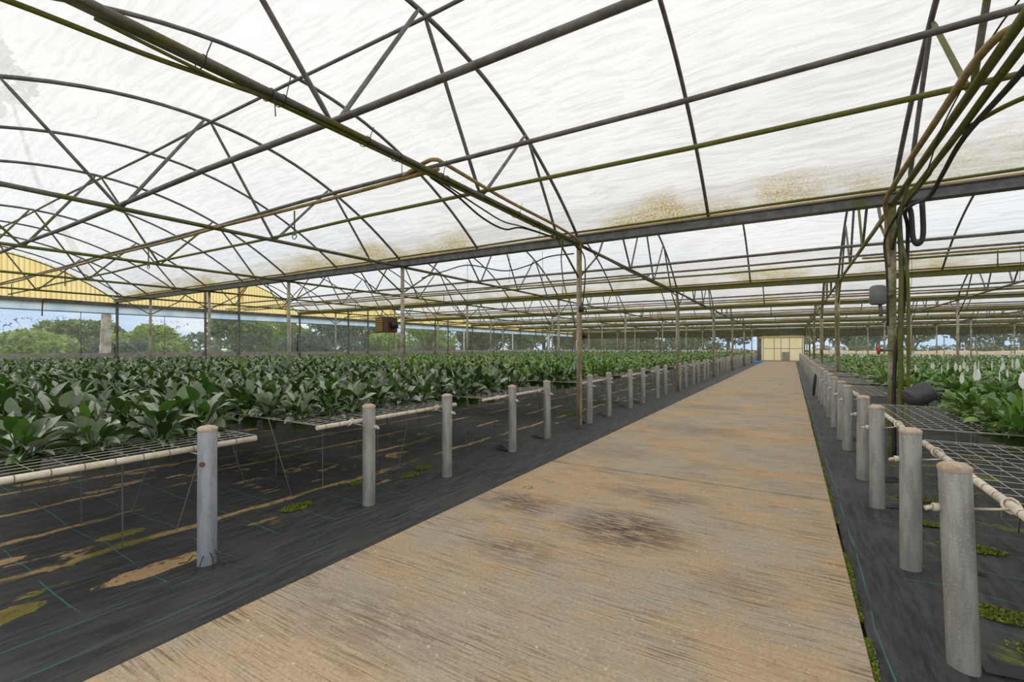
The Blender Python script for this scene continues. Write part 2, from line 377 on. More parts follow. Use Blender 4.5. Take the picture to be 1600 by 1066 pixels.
# ------------------------------------------------------------------ camera, world
yaw = math.radians(31.4272)
cam = bpy.data.objects.new('camera', bpy.data.cameras.new('camera')); COL.objects.link(cam)
cam.location = (0, 0, 1.5); cam.rotation_euler = (math.pi / 2, 0, yaw)
cam.data.sensor_width = 36; cam.data.lens = 716.88 / 1600 * 36; cam.data.shift_y = 10.9 / 1600
cam.data.clip_start = .05; cam.data.clip_end = 800
SC.camera = cam
wd = bpy.data.worlds.new('overcast_sky'); SC.world = wd; wd.use_nodes = True; wd.node_tree.nodes.clear()
N = NT(wd.node_tree); gv = N.n('ShaderNodeTexCoord').outputs['Generated']
sz = N.n('ShaderNodeSeparateXYZ', i={0: gv}).outputs[2]
cl = N.ramp(N.noise(N.scaled(gv, (1, 1, 2.6)), 3.2, 5, .6), .42, .66)
low = N.mix(cl, (.66, .85, 1.08), (1.05, 1.07, 1.1))
skyc = N.mix(N.ramp(sz, .10, .38), low, (1.0, .995, .985))
strength = N.math('ADD', .96, N.math('MULTIPLY', N.ramp(sz, .15, .75), .22))
N.n('ShaderNodeOutputWorld', i={0: N.n('ShaderNodeBackground', i={0: skyc, 1: strength}).outputs[0]})
sun = bpy.data.objects.new('sun', bpy.data.lights.new('sun', 'SUN')); COL.objects.link(sun)
sun.data.energy = 1.35; sun.data.angle = math.radians(24); sun.data.color = (1, .96, .90)
sun.rotation_euler = Vector((.75, .35, -.75)).to_track_quat('-Z', 'Y').to_euler()
SC.view_settings.view_transform = 'Standard'; SC.view_settings.look = 'None'
SC.view_settings.gamma = 1; SC.view_settings.use_curve_mapping = False
SC.view_settings.exposure = 0.0
SC.cycles.transparent_max_bounces = 24; SC.cycles.max_bounces = 8; SC.cycles.diffuse_bounces = 4
SC.cycles.use_denoising = True

# ------------------------------------------------------------------ floor, path, fabrics, outdoors
b = MB(); b.quad((-420, -60, -.10), (420, -60, -.10), (420, 420, -.10), (-420, 420, -.10)); put('ground', b, M['ground'], kind='structure')
b = MB(); b.box((-2.72, -3, -.09), (.315, YE - .25, 0)); put('floor', b, M['concrete'], kind='structure', label='tan broom-finished concrete walkway')
def fabric(name, x0, x1, mat, label):
    xs = []; x = x0
    near = x1 if x0 < -10 else x0
    while x < x1 - 1e-6:
        xs.append(x); x += .05 if abs(x - near) < 1.5 else (.3 if abs(x - near) < 4 else 1.5)
    xs.append(x1)
    ys = []; y = -3.
    while y < YE - .1: ys.append(y); y += .08 if y < 10 else .5
    ys.append(YE - .1)
    V = []; F = []
    def rdg(v, k): return max(0., 1 - abs(math.sin(v)) * k) ** 1.5
    def Hh(x, y):
        f = 0 if x < 0 else .022 * rdg(2.1 * y + 3 * x + .8 * math.sin(3 * x), 3) * max(0, math.sin(.7 * y + 1)) * min(1, max(0, (x - .55) / .2)) + .012 * rdg(5 * x - .9 * y + math.sin(1.3 * y), 2.5)
        g = .010 * rdg(4.2 * x - .55 * y + 1.2 * math.sin(.6 * y), 2.8) if x < 0 else 0
        return f + g + H0(x, y)
    H0 = lambda x, y: .006 * math.sin(11 * x + 1.3 * math.sin(1.1 * y)) + .007 * math.sin(5.3 * x - .8 * y + 2 * math.sin(.7 * y)) + .004 * math.sin(3.1 * y + 2 * x)
    for x in xs:
        edge = min(1, abs(x - near) / .12); far = 1 if abs(x - near) < 3 else .3
        for y in ys: V.append((x, y, -.014 + Hh(x, y) * edge * far * .9))
    n = len(ys)
    F = [(i * n + j, (i + 1) * n + j, (i + 1) * n + j + 1, i * n + j + 1) for i in range(len(xs) - 1) for j in range(n - 1)]
    me = mesh_np(name, np.array(V), np.array(F), [mat], np.zeros(len(F)))
    link(name, me, kind='structure', label=label)
fabric('floor_fabric', XW, -2.715, M['fabricL'], 'black woven ground fabric left of the walkway')
fabric('floor_fabric', .335, XR, M['fabricR'], 'black woven ground fabric right of the walkway')

# moss strip along the right edge of the concrete: tiny tufts nobody could count
def tufts(name, pts, hmax, label):
    V = []; F = []
    for (x, y, z, h) in pts:
        a = random.uniform(0, 6.28); w = random.uniform(.006, .014); dx, dy = math.cos(a) * w, math.sin(a) * w
        k = len(V); lx, ly = random.uniform(-.01, .01), random.uniform(-.01, .01)
        V += [(x - dx, y - dy, z), (x + dx, y + dy, z), (x + dx * .3 + lx, y + dy * .3 + ly, z + h * hmax), (x - dx * .3 + lx, y - dy * .3 + ly, z + h * hmax)]
        F.append((k, k + 1, k + 2, k + 3))
    link(name, mesh_np(name, np.array(V), np.array(F), [M['moss']], np.zeros(len(F))), kind='stuff', label=label, cat='moss')
pts = []
for i in range(15000):
    y = 1.2 + 28 * random.random() ** 1.8
    if math.sin(y * 2.3) + math.sin(y * 5.1 + 1) * .6 + math.sin(y * .9 + 2) < -.75: continue
    pts.append((random.uniform(.310, .338) + .008 * math.sin(y * 7), y, -.012, random.uniform(.3, 1)))
for i in range(1500):
    y = 1 + 14 * random.random() ** 1.5
    if math.sin(y * 1.7) + math.sin(y * 4.3) < .5: continue
    pts.append((random.gauss(-2.725, .012), y, -.012, random.uniform(.2, .8)))
tufts('moss', pts, .013, 'green moss growing along the edges of the concrete walkway')
pts = []
for (px, py, rx, ry) in ((.98, 3.65, .20, .10), (1.25, 3.3, .35, .12), (1.15, 4.75, .22, .09), (.95, 5.2, .15, .06), (1.5, 3.9, .3, .14), (1.05, 6.0, .2, .08), (1.7, 3.2, .3, .2),
                         (-4.0, 2.65, .10, .16), (-4.15, 3.55, .09, .2), (-3.85, 4.0, .08, .13), (-3.95, 4.35, .1, .12), (-4.3, 9.7, .35, .35), (-4.4, 12.2, .4, .4)):
    for i in range(900):
        a = random.uniform(0, 6.28); r = math.sqrt(random.random())
        pts.append((px + rx * r * math.cos(a) * random.uniform(.7, 1), py + ry * r * math.sin(a), -.006, random.uniform(.1, .6)))
tufts('moss_patches', pts, .02, 'bright green moss patches on the black fabric under the benches')
b = MB()
for k in range(7):
    a = k * .9; b.quad((.03 * math.cos(a), .03 * math.sin(a), .003), (.05 * math.cos(a + .4), .05 * math.sin(a + .4), .012), (.07 * math.cos(a + .2), .05 * math.sin(a + .2), .008), (.04 * math.cos(a - .2), .045 * math.sin(a - .2), .003))
put('dry_leaf', b, M['moss'], loc=(-2.42, 4.28, 0), label='small yellow green leaf scrap on the concrete near its left edge', cat='leaf')

# ------------------------------------------------------------------ roof: film, arches, trusses, purlins, gutters
for bI in range(NB):
    x0, x1 = XW - .03, XR if bI > 1 else (12. if bI else 9.)
    nx = int((x1 - x0) / .32); ny = 36; V = []
    for i in range(nx + 1):
        x = x0 + (x1 - x0) * i / nx
        for j in range(ny + 1):
            y = Y0 + bI * BAY + BAY * (.006 + .988 * j / ny)
            t = abs(2 * j / ny - 1)
            sagg = .05 * (abs(math.sin((x - 1.165) / 2.2925 * math.pi)) ** .7) * (1 - t ** 4)
            wr = .012 * math.sin(3.1 * x + 9 * j / ny + 2 * math.sin(x * .8)) * (1 - t ** 6)
            V.append((x, y, arch_z(bI, y) + .045 + sagg + wr))
    n = ny + 1
    F = [(i * n + j, (i + 1) * n + j, (i + 1) * n + j + 1, i * n + j + 1) for i in range(nx) for j in range(ny)]
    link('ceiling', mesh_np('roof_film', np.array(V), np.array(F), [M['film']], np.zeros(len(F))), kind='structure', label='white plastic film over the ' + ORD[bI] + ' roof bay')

def vis_x(y): return .297 * y + 3.4
def arch_pts(n=28):
    out = []
    for i in range(n + 1):
        dy = -BAY / 2 + .06 + (BAY - .12) * i / n
        out.append((0, dy, APEX - ARCH_A * dy * dy))
    return out
# one truss, built about the middle of its bay at x = 0
TIE_Z = 3.455
def make_truss_meshes(style):
    tie_m = M['steel_green'] if style else M['steel_moss']
    me = {}
    b = MB(); b.tube(arch_pts(), .027, 8); me['arch'] = b.mesh('arch', [M['steel']])
    b = MB(); b.tube([(0, -BAY / 2 + .03, TIE_Z), (0, BAY / 2 - .03, TIE_Z)], .033, 8); me['tie_chord'] = b.mesh('tie_chord', [tie_m])
    me['web'] = []
    za = lambda d: APEX - ARCH_A * d * d
    for a, c in ((0, -1.1), (0, 1.1), (-2.3, -1.14), (2.3, 1.14), (-2.3, -3.32), (2.3, 3.32)):
        b = MB(); p0 = Vector((.012, a + (.04 if c > a else -.04), za(a) - .01)); p1 = Vector((.012, c, TIE_Z + .015))
        d = (p1 - p0).normalized()
        b.tube([p0, p0 + d * .05, p0 + d * .12, p1 - d * .12, p1 - d * .05, p1], [.014, .018, .023, .023, .018, .014], 8)
        me['web'].append(b.mesh('web', [M['steel'] if abs(a - c) < 1.1 or not style else M['steel_moss']]))
    return me
TM = [make_truss_meshes(0), make_truss_meshes(1)]
b = MB(); b.tube(arch_pts(), .025, 8); HOOP = b.mesh('roof_hoop', [M['steel']])
for bI in range(NB):
    yend = Y0 + (bI + 1) * BAY
    for x in LINES:
        if x > vis_x(yend): continue
        t = empty('roof_truss', (x, mid(bI), 0), label='pipe arch truss, %s roof bay, %s' % (ORD[bI], LINENAME[x]), cat='roof truss', group='arched roof trusses')
        mm = TM[1 if x in (1.165,) or (x < -8.5) else 0]
        link('arch', mm['arch'], t); link('tie_chord', mm['tie_chord'], t)
        for w in mm['web']: link('web', w, t)
    for x, nm in [(l + 2.2925, n) for l, n in zip(LINES, ['fourth and fifth column lines left of the walkway', 'third and fourth column lines left of the walkway', 'second and third column lines left of the walkway', 'first and second column lines left of the walkway', 'two column lines flanking the walkway', 'first and second column lines right of the walkway', 'second and third column lines right of the walkway', 'third and fourth column lines right of the walkway'])] + [(-24.0, 'left end wall and its nearest column line')]:
        if x > vis_x(yend): continue
        link('roof_hoop', HOOP, None, (x, mid(bI), 0), label='plain roof hoop, %s bay, between %s' % (ORD[bI], nm), cat='roof hoop', group='plain roof hoops')
for bI in range(NB): link('roof_hoop', HOOP, None, (XW + .07, mid(bI), 0), label='plain roof hoop, %s bay, set against the yellow gable' % ORD[bI], cat='roof hoop', group='plain roof hoops')
def purlin(x0, x1, r, mat, n=8, sag=0, key=0):
    b = MB(); k = int((x1 - x0) / 2.3)
    b.tube([(x0 + (x1 - x0) * i / k, .008 * math.sin(i * 1.7 + key), .012 * math.sin(i * 2.1 + key)) for i in range(k + 1)], r, n)
    return b.mesh('purlin', [mat])
PUR = {}
for key, (r, mat) in dict(ridge=(.021, 'steel'), near=(.030, 'steel'), mid=(.024, 'steel'), far=(.026, 'steel_green')).items():
    for wide in (0, 1): PUR[key, wide] = purlin(XW + .1, XR - .2 if wide else 8.8, r, M[mat], key=len(key))
PNAME = dict(ridge='grey ridge purlin just under the film of the %s roof bay', near="grey tie-level purlin on the near third of the %s roof bay",
             mid='grey tie-level purlin along the middle of the %s roof bay', far='mossy tie-level purlin on the far third of the %s roof bay')
for bI in range(NB):
    for key, dy, z in (('ridge', .03, APEX - .05), ('near', -1.1, TIE_Z + .062), ('mid', .16, TIE_Z + .06), ('far', 1.1, TIE_Z + .058)):
        link('purlin', PUR[key, int(bI > 0)], None, (0, mid(bI) + dy, z), label=PNAME[key] % ORD[bI], cat='purlin', group='roof purlins')
# mist pipes slung under the middle purlin, with drop nozzles
def drop_mesh():
    b = MB(); b.tube([(0, 0, -.02), (0, 0, -.30)], .011, 6); b.lathe([(.012, -.30), (.022, -.315), (.022, -.34), (.008, -.36)], 8)
    ring = [(.05 * math.cos(a), 0, -.375 + .035 * math.sin(a)) for a in np.linspace(0, 2 * math.pi, 13)]
    b.tube(ring, .007, 5, cap=False); return b.mesh('drop_nozzle', [M['steel_moss']])
DROP = drop_mesh()
def mist_pipe(bI, side):
    xa, xb = (XW + .5, -3.3) if side < 0 else (1.3, min(XR - .3, vis_x(Y1 + bI * BAY)))
    if xb - xa < 1: return
    y = mid(bI) + .10; k = max(6, int((xb - xa) / .75)); pts = []
    for i in range(k + 1):
        x = xa + (xb - xa) * i / k
        pts.append((x, y + .02 * math.sin(x * 1.3), TIE_Z + .005 - .035 * abs(math.sin((x + 3.45) / 4.585 * math.pi))))
    b = MB(); b.tube(pts, .024, 8)
    o = put('mist_pipe', b, M['pvc_brown'], label='brown stained mist pipe slung across the %s roof bay %s of the walkway' % (ORD[bI], 'left' if side < 0 else 'right'), cat='pipe', group='overhead mist pipes')
    xs = [x for x in (-5.87, -10.45, -15.05, -19.6) if side < 0] + [x for x in (3.4, 8.0, 12.6, 17.) if side > 0 and x < xb]
    for x in xs: link('drop_nozzle', DROP, o, (x, y, TIE_Z - .04))
for bI in range(NB):
    mist_pipe(bI, -1)
    if bI > 0: mist_pipe(bI, 1)
# gutters
def gutter(x0, x1, mossy):
    b = MB(); L = [(-.075, .10), (-.075, -.0), (-.06, -.0), (.06, 0), (.075, 0), (.075, .10)]
    # channel: two webs and a bottom, with lips
    b.box((x0, -.08, 0), (x1, .08, .012)); b.box((x0, -.086, .0), (x1, -.074, .135)); b.box((x0, .074, .0), (x1, .086, .135))
    b.box((x0, -.12, .125), (x1, -.074, .140)); b.box((x0, .074, .125), (x1, .12, .140))
    b.box((x0, -.118, .142), (x1, -.10, .165), 1); b.box((x0, .10, .142), (x1, .118, .165), 1)
    return b.mesh('gutter', [M['gutter_moss' if mossy else 'gutter'], M['film_edge']])
GM = [gutter(XW + .05, 8., 0), gutter(XW + .05, XR, 1)]
for k in range(NB):
    y = Y1 + k * BAY
    g = link('gutter', GM[0 if k == 0 else 1], None, (0, y, GZ), label='long steel roof gutter, %s one, crossing over the walkway' % (['nearest', 'second', 'third', 'fourth', 'fifth', 'sixth', 'farthest'][k]), cat='gutter', group='roof gutters')
    b = MB(); kk = 24; xe = 8. if k == 0 else XR - .3
    b.tube([(XW + .2 + (xe - XW - .2) * i / kk, y - .155, GZ + .20 - .018 * abs(math.sin(i * 1.9))) for i in range(kk + 1)], .021, 7)
    put('gutter_pipe', b, M['steel_green'], label='mossy water pipe lying along the near lip of the %s gutter' % ORD[k], cat='pipe', group='pipes along the gutters')

# ------------------------------------------------------------------ columns
def column_meshes(r, mat, brace):
    b = MB(); b.tube([(0, 0, -.03), (0, 0, GZ)], r, 12); me = b.mesh('steel_column', [mat])
    br = []
    for s in (-1, 1):
        b = MB(); p0 = Vector((0, s * r * .6, 2.84)); p1 = Vector((0, s * 1.02, TIE_Z - .02))
        b.tube([p0, p1], .019, 7); br.append(b.mesh('knee_brace', [brace]))
    return me, br
CM = [column_meshes(.045, M['column'], M['steel_moss']), column_meshes(.047, M['column_moss'], M['steel_moss'])]
WALKCOL = {}
for k in range(NB):
    y = Y1 + k * BAY
    for x in LINES:
        if x > .297 * y + .6: continue
        me, br = CM[1 if x == 1.165 else 0]
        row = ['nearest', 'second', 'third', 'fourth', 'fifth', 'sixth', 'farthest'][k]
        o = link('steel_column', me, None, (x, y, 0), label='mossy steel column under the %s gutter, %s' % (row, LINENAME[x]), cat='column', group='gutter columns')
        if k < NB - 1 or True:
            for i, w in enumerate(br):
                if k == NB - 1 and i == 1: continue
                link('knee_brace', w, o)
        WALKCOL[x, k] = o

# pipes, hoses and cables strapped along the walkway column lines
def hose(name, pts, r, mat, label, cat='hose', n=8, smooth=3, group=None):
    P = [Vector(p) for p in pts]; out = []
    for i in range(len(P) - 1):                                  # Catmull-Rom
        p0, p1, p2, p3 = P[max(i - 1, 0)], P[i], P[i + 1], P[min(i + 2, len(P) - 1)]
        for j in range(smooth):
            t = j / smooth
            out.append(.5 * ((2 * p1) + (p2 - p0) * t + (2 * p0 - 5 * p1 + 4 * p2 - p3) * t * t + (3 * p1 - p0 - 3 * p2 + p3) * t ** 3))
    out.append(P[-1]); b = MB(); b.tube(out, r, n)
    return put(name, b, mat, label=label, cat=cat, group=group)
XL = -3.45; XT = 1.165; mb0 = mid(0)
# left line, nearest bay
hose('water_pipe', [(XL + .075, Y0 + .3, TIE_Z - .01), (XL + .08, 3, TIE_Z - .02), (XL + .08, 7.85, TIE_Z - .015)], .026, M['steel_moss'], 'straight brown pipe strapped beside the nearest tie chord left of the walkway', 'pipe', smooth=6)
pipe0 = bpy.data.objects['water_pipe']
for i, (y, z) in enumerate(((1.55, 3.43), (2.02, 3.43), (2.12, 3.43), (2.95, 3.43), (3.35, 3.43), (4.0, 3.43), (4.1, 3.43), (5.7, 3.43), (6.3, 3.43))):
    b = MB(); ring = [(XL + .035 + .072 * math.cos(a), y, z + .005 + .046 * math.sin(a)) for a in np.linspace(0, 2 * math.pi, 13)]
    sg = (1, -1, 1, 1, -1, 1, -1, 1, -1)[i]
    b.tube(ring + [(XL + .10, y + .01, z + sg * .05), (XL + .10 + .02 * sg, y + .03, z + sg * (.13 + .03 * (i % 3)))], .0042, 5)
    put('cable_tie', b, M['black'], pipe0)
hose('hose', [(XL - .05, .2, 3.24), (XL - .05, .66, 3.315), (XL - .02, 1.25, 3.345), (XL + .02, 1.75, 3.385), (XL + .05, 2.2, 3.405), (XL + .05, 3.6, 3.40), (XL + .05, 5.0, 3.40), (XL + .05, 6.2, 3.39), (XL + .05, 7.6, 3.40), (XL + .02, 8.0, 3.35)], .017, M['hose_green'], 'mossy green hose dropping to the nearest tie chord at upper left', smooth=5)
hose('hose', [(XL + .02, 1.0, 3.40), (XL + .04, 1.7, 3.37), (XL + .04, 2.1, 3.395), (XL + .06, 4.1, 3.39)], .012, M['hose_green'], 'thin green tube tied below the nearest tie chord left of the walkway', smooth=5)
hose('cable', [(XL, 3.9, 3.41), (XL, 4.35, 3.34), (XL, 4.9, 3.20), (XL, 5.45, 3.17), (XL, 5.95, 3.30), (XL, 7.0, 3.37)], .013, M['hose_black'], 'sagging black cable below the nearest tie chord left of the walkway', 'cable', smooth=5)
hose('cable', [(XL + .02, 4.0, 3.41), (XL + .02, 4.9, 3.30), (XL + .02, 5.4, 3.26), (XL + .02, 5.95, 3.31), (XL + .02, 7.2, 3.38)], .010, M['hose_black'], 'shorter sagging black cable just above its longer twin', 'cable', smooth=5)
hose('feed_pipe', [(XL - .35, mb0 + .1, TIE_Z + .02), (XL - .05, mb0 + .10, TIE_Z + .10), (XL + .1, mb0 + .12, TIE_Z + .115), (XL + .14, mb0 + .3, TIE_Z + .10), (XL + .13, 5.3, TIE_Z + .06), (XL + .13, 6.8, TIE_Z + .06), (XL + .1, 7.75, TIE_Z + .03), (XL + .075, 7.98, TIE_Z - .06), (XL + .072, 7.99, 3.0), (XL + .072, 8.0, 1.2), (XL + .072, 8.0, .0)], .023, M['pvc_brown'], 'mossy yellow feed pipe from the nearest left column up to the mist pipe', 'pipe', smooth=6)
hose('hose', [(XL - .02, 7.4, 3.40), (XL - .25, 7.85, 3.33), (XL - .33, 8.0, 3.15), (XL - .28, 8.02, 2.7), (XL - .12, 8.02, 2.25), (XL - .06, 8.02, 1.9)], .011, M['hose_green'], 'thin green hose looping down beside the nearest left column', smooth=6)
hose('cable', [(XL + .02, 7.6, 3.42), (XL + .14, 7.95, 3.25), (XL + .16, 8.0, 2.9), (XL + .12, 8.0, 2.4), (XL + .08, 8.0, 2.25)], .012, M['hose_black'], 'black cable curving down the right face of the nearest left column', 'cable', smooth=6)
b = MB(); b.lathe([(0, -.05), (.05, -.05), (.055, .03), (.03, .06), (0, .06)], 10); b.tube([(0, 0, 0), (.08, 0, .01), (.10, 0, -.05)], .012, 6)
put('valve', b, M['black'], loc=(XL + .10, 7.95, 2.22), label='black valve fixed to the nearest left column', cat='valve')
hose('cable', [(-7.6, Y1 + .2, 3.18), (-6.9, Y1 + .25, 3.30), (-6.2, Y1 + .2, 3.36), (-5.3, Y1 + .25, 3.16), (-4.7, Y1 + .2, 3.20), (-4.2, Y1 + .2, 3.34), (-3.6, Y1 + .1, 3.32)], .013, M['hose_black'], 'black cable draped in loops beyond the nearest gutter left of the walkway', 'cable', smooth=6)
hose('drain_hose', [(-25.0, 6.95, 3.42), (-25.0, 5.9, 3.43), (-25.0, 5.75, 3.35), (-25.0, 5.72, 2.75)], .02, M['hose_black'], 'short dark drain hose hanging on the left end wall', 'hose', smooth=4)
# second bay of the left line: the bundle carries on
for k in range(1, 5):
    y0, y1 = Y1 + (k - 1) * BAY, Y1 + k * BAY
    hose('hose', [(XL + .06, y0 + .2, TIE_Z - .03)] + [(XL + .06, y0 + BAY * t, TIE_Z - .05 - .05 * math.sin(t * 9 + k) ** 2) for t in (.2, .35, .5, .65, .8)] + [(XL + .06, y1 - .1, TIE_Z - .04)], .019, M['hose_black'], 'dark hose strapped under the left walkway tie chord of the %s bay' % ORD[k], group='hoses along the walkway tie chords')
    hose('hose', [(XL - .05, y0 + BAY * .52, TIE_Z - .04), (XL - .04, y1 - 1.2, TIE_Z - .05), (XL - .03, y1 - .25, TIE_Z - .1), (XL + .07, y1 - .08, 3.1), (XL + .07, y1 - .07, 1.5), (XL + .07, y1 - .07, 0)], .021, M['column_moss'], 'mossy pipe running down the %s column left of the walkway' % nth(k), 'pipe', group='mossy pipes down the walkway columns')
    hose('hose', [(XT, y0 + .2, TIE_Z - .03)] + [(XT - .05, y0 + BAY * t, TIE_Z - .06 - .04 * math.sin(t * 8 + k) ** 2) for t in (.2, .4, .6, .8)] + [(XT - .04, y1 - .2, TIE_Z - .12), (XT - .07, y1 - .08, 2.8), (XT - .06, y1 - .07, 1.2), (XT - .06, y1 - .07, 0)], .022, M['column_moss'], 'mossy pipe under the right walkway tie chord of the %s bay' % ORD[k], group='hoses along the walkway tie chords')
# right line, nearest bay: heavy mossy bundle
hose('feed_pipe', [(2.6, mb0 + .2, TIE_Z + .02), (1.5, mb0 + .22, TIE_Z + .05), (XT + .02, mb0 + .34, TIE_Z + .05), (XT - .08, mb0 + .6, TIE_Z + .03), (XT - .12, 5.1, TIE_Z - .02), (XT - .13, 6.8, TIE_Z - .01), (XT - .12, 7.7, TIE_Z - .03), (XT - .07, 7.98, 3.25), (XT - .06, 7.99, 2.6)], .028, M['pvc_brown'], 'brown feed pipe bending down to the nearest right column', 'pipe', smooth=6)
hose('hose', [(XT + .1, 2.8, 3.42), (XT + .07, 4.2, 3.40), (XT + .06, 5.5, 3.36), (XT + .04, 6.6, 3.33), (XT + .02, 7.5, 3.30), (XT + .05, 7.9, 3.22), (XT + .08, 7.95, 2.6), (XT + .07, 7.95, 1.6), (XT + .08, 7.95, .0)], .030, M['hose_green'], 'thick mossy hose down the front of the nearest right column', smooth=6)
hose('hose', [(XT + .16, 3.2, 3.38), (XT + .14, 4.4, 3.34), (XT + .1, 5.4, 3.32), (XT + .12, 6.2, 3.24), (XT + .1, 6.6, 3.14), (XT + .05, 7.1, 3.20), (XT + .06, 7.6, 3.22), (XT + .15, 7.98, 3.05), (XT + .12, 7.98, 2.2), (XT + .02, 8.02, 1.2), (XT + .02, 8.02, 0)], .022, M['hose_black'], 'black hose sagging in a loop beside the nearest right column', smooth=6)
hose('hose', [(XT + .05, 6.3, 3.30), (XT + .02, 7.2, 3.26), (XT - .02, 7.75, 3.20), (XT - .10, 7.93, 2.95), (XT - .07, 7.96, 2.5), (XT - .06, 7.97, 1.8)], .015, M['hose_black'], 'thin dark cable wrapped round the top of the nearest right column', 'cable', smooth=6)
hose('hose', [(XT + .28, 7.9, 3.40), (XT + .29, 7.9, 2.98), (XT + .24, 7.9, 2.86), (XT + .19, 7.9, 2.95), (XT + .17, 7.92, 3.3), (XT + .10, 7.85, 3.42)], .03, M['hose_black'], 'thick black hose hanging in a U beside the nearest right column', smooth=6)
hose('hose', [(2.3, 4.95, 3.50), (1.6, 4.98, 3.42), (1.3, 5.2, 3.36), (1.2, 5.6, 3.33), (1.2, 6.4, 3.29), (1.18, 7.4, 3.26), (1.2, 7.9, 3.1), (1.30, 7.92, 2.5), (1.31, 7.92, 1.2), (1.30, 7.92, 0)], .020, M['hose_green'], 'bright green hose standing apart from the nearest right column', smooth=6)
hose('cable', [(XT + .15, 3.2, 3.66), (XT + .0, 4.2, 3.62), (XT - .05, 5.3, 3.44), (XT - .02, 6.0, 3.28), (XT + .0, 6.6, 3.2)], .006, M['hose_black'], 'thin black wire slanting across the nearest right truss', 'cable', smooth=5)
o = empty('junction_box', (XT - .17, 7.93, 2.22), label='grey motor box on the nearest right column', cat='box')
b = MB(); b.lathe([(0, -.13), (.075, -.13), (.095, -.11), (.095, .10), (.07, .13), (0, .14)], 12); put('housing', b, M['grey'], o)
b = MB(); b.tube([(.02, -.02, -.12), (.03, -.02, -.30)], .022, 8); b.tube([(.09, 0, 0), (.16, .03, 0)], .03, 8); put('outlet_pipe', b, M['steel_moss'], o)
o = empty('valve', (XT - .12, 7.93, 1.47), label='red handled valve on the nearest right column', cat='valve')
b = MB(); b.tube([(-.06, 0, 0), (-.03, 0, 0)], .055, 12); put('handle', b, M['red'], o)
b = MB(); b.tube([(-.03, 0, 0), (.1, 0, .01)], .022, 8); put('spout', b, M['grey'], o)
o = empty('drum', (XT + .22, 7.72, .90), label='dark ribbed drum with bent rod beside the nearest right column', cat='drum'); o.rotation_euler = (0, math.radians(62), math.radians(20))
b = MB()
prof = []
for i in range(15): prof.append((.122 + (.012 if i % 2 else 0), -.13 + .26 * i / 14))
b.lathe([(0, -.13)] + prof + [(0, .13)], 18); put('shell', b, plain('dark_grey_plastic', (.075, .075, .078), .5), o)
b = MB(); b.tube([(.06, 0, .13), (.07, 0, .18), (.16, .02, .20), (.24, .03, .14)], .011, 6); put('rod', b, M['black'], o)
# thin vertical strings hanging from the roof beyond the first gutter
for i, (x, y, z0, z1) in enumerate(((2.55, 8.4, 3.6, 2.9), (3.15, 8.5, 3.6, 2.55), (2.1, 12.4, 3.5, 2.7), (3.7, 12.5, 3.5, 2.8), (-8.5, 8.5, 3.5, 2.7), (-6.4, 8.5, 3.5, 2.6), (-5.2, 8.4, 3.5, 2.9), (-4.4, 8.4, 3.5, 2.8))):
    b = MB(); b.tube([(x, y, z0), (x + .01, y, (z0 + z1) / 2), (x - .005, y, z1)], .004, 5)
    put('hanging_wire', b, M['black'], label='thin dark wire hanging %s of the walkway, %s from the left' % ('right' if x > 0 else 'left', nth((4 + i if x > 0 else i - 4)) ), cat='wire', group='hanging wires')

# ------------------------------------------------------------------ left end wall
WL = empty('wall_left', (XW, 0, 0), kind='structure')
for bI in range(NB):
    b = MB(); ys = np.arange(Y0 + bI * BAY + .05, Y0 + (bI + 1) * BAY - .04, .0375); pr = None
    for y in ys:
        z1 = arch_z(bI, y) + .09; dx = .012 * math.sin(2 * math.pi * y / .15)
        cur = ((-.02 + dx, y, GZ - .02), (-.02 + dx, y, max(z1, GZ)))
        if pr: b.quad(pr[0], cur[0], cur[1], pr[1], 0, True)
        pr = cur
    put('gable_panel', b, M['fibre'], WL)
b = MB(); b.box((-.05, Y0, 3.29), (.05, YE, GZ - .01)); put('header_beam', b, M['beam'], WL)
b = MB(); b.box((-.05, Y0, 1.06), (.04, YE, 1.28)); b.box((-.03, Y0, -.05), (.02, YE, 1.06)); put('sill_board', b, M['timber'], WL)
def sheet(y0, y1, z0, z1, amp, n):
    b = MB(); pr = None
    for i in range(n + 1):
        y = y0 + (y1 - y0) * i / n; dx = amp * math.sin(y * 2.1) + amp * .5 * math.sin(y * 5.3 + 1)
        cur = ((dx, y, z0), (dx * .4, y, z1))
        if pr: b.quad(pr[0], cur[0], cur[1], pr[1], 0, True)
        pr = cur
    return b
for bI in range(NB):
    y0, y1 = Y0 + bI * BAY + .05, Y0 + (bI + 1) * BAY - .05
    put('window_%d' % (bI + 1), sheet(y0, y1, 1.26, 3.02, .012, 40), M['clear'], loc=(XW - .06, 0, 0), kind='structure', label='clear plastic curtain of the %s bay in the left end wall' % ORD[bI])
b = sheet(Y0, YE, 2.99, 3.31, .01, 120); b.tube([(0, Y0, 2.99), (0, YE, 2.99)], .02, 6)
put('roll_curtain', b, M['bluecurtain'], loc=(XW + .045, 0, 0), label='pale blue rolled curtain band under the yellow gables', cat='curtain')
b = MB(); b.tube([(0, Y0, 2.975), (0, YE, 2.975)], .017, 6); put('curtain_pipe', b, M['steel'], loc=(XW + .085, 0, 0), label='thin grey curtain pipe along the left end wall', cat='pipe')
def wpost(top): b = MB(); b.box((-.03, -.045, -.05), (.03, .045, top)); return b.mesh('wall_post', [M['steel']])
WPG, WPM = wpost(GZ), wpost(APEX - .1)
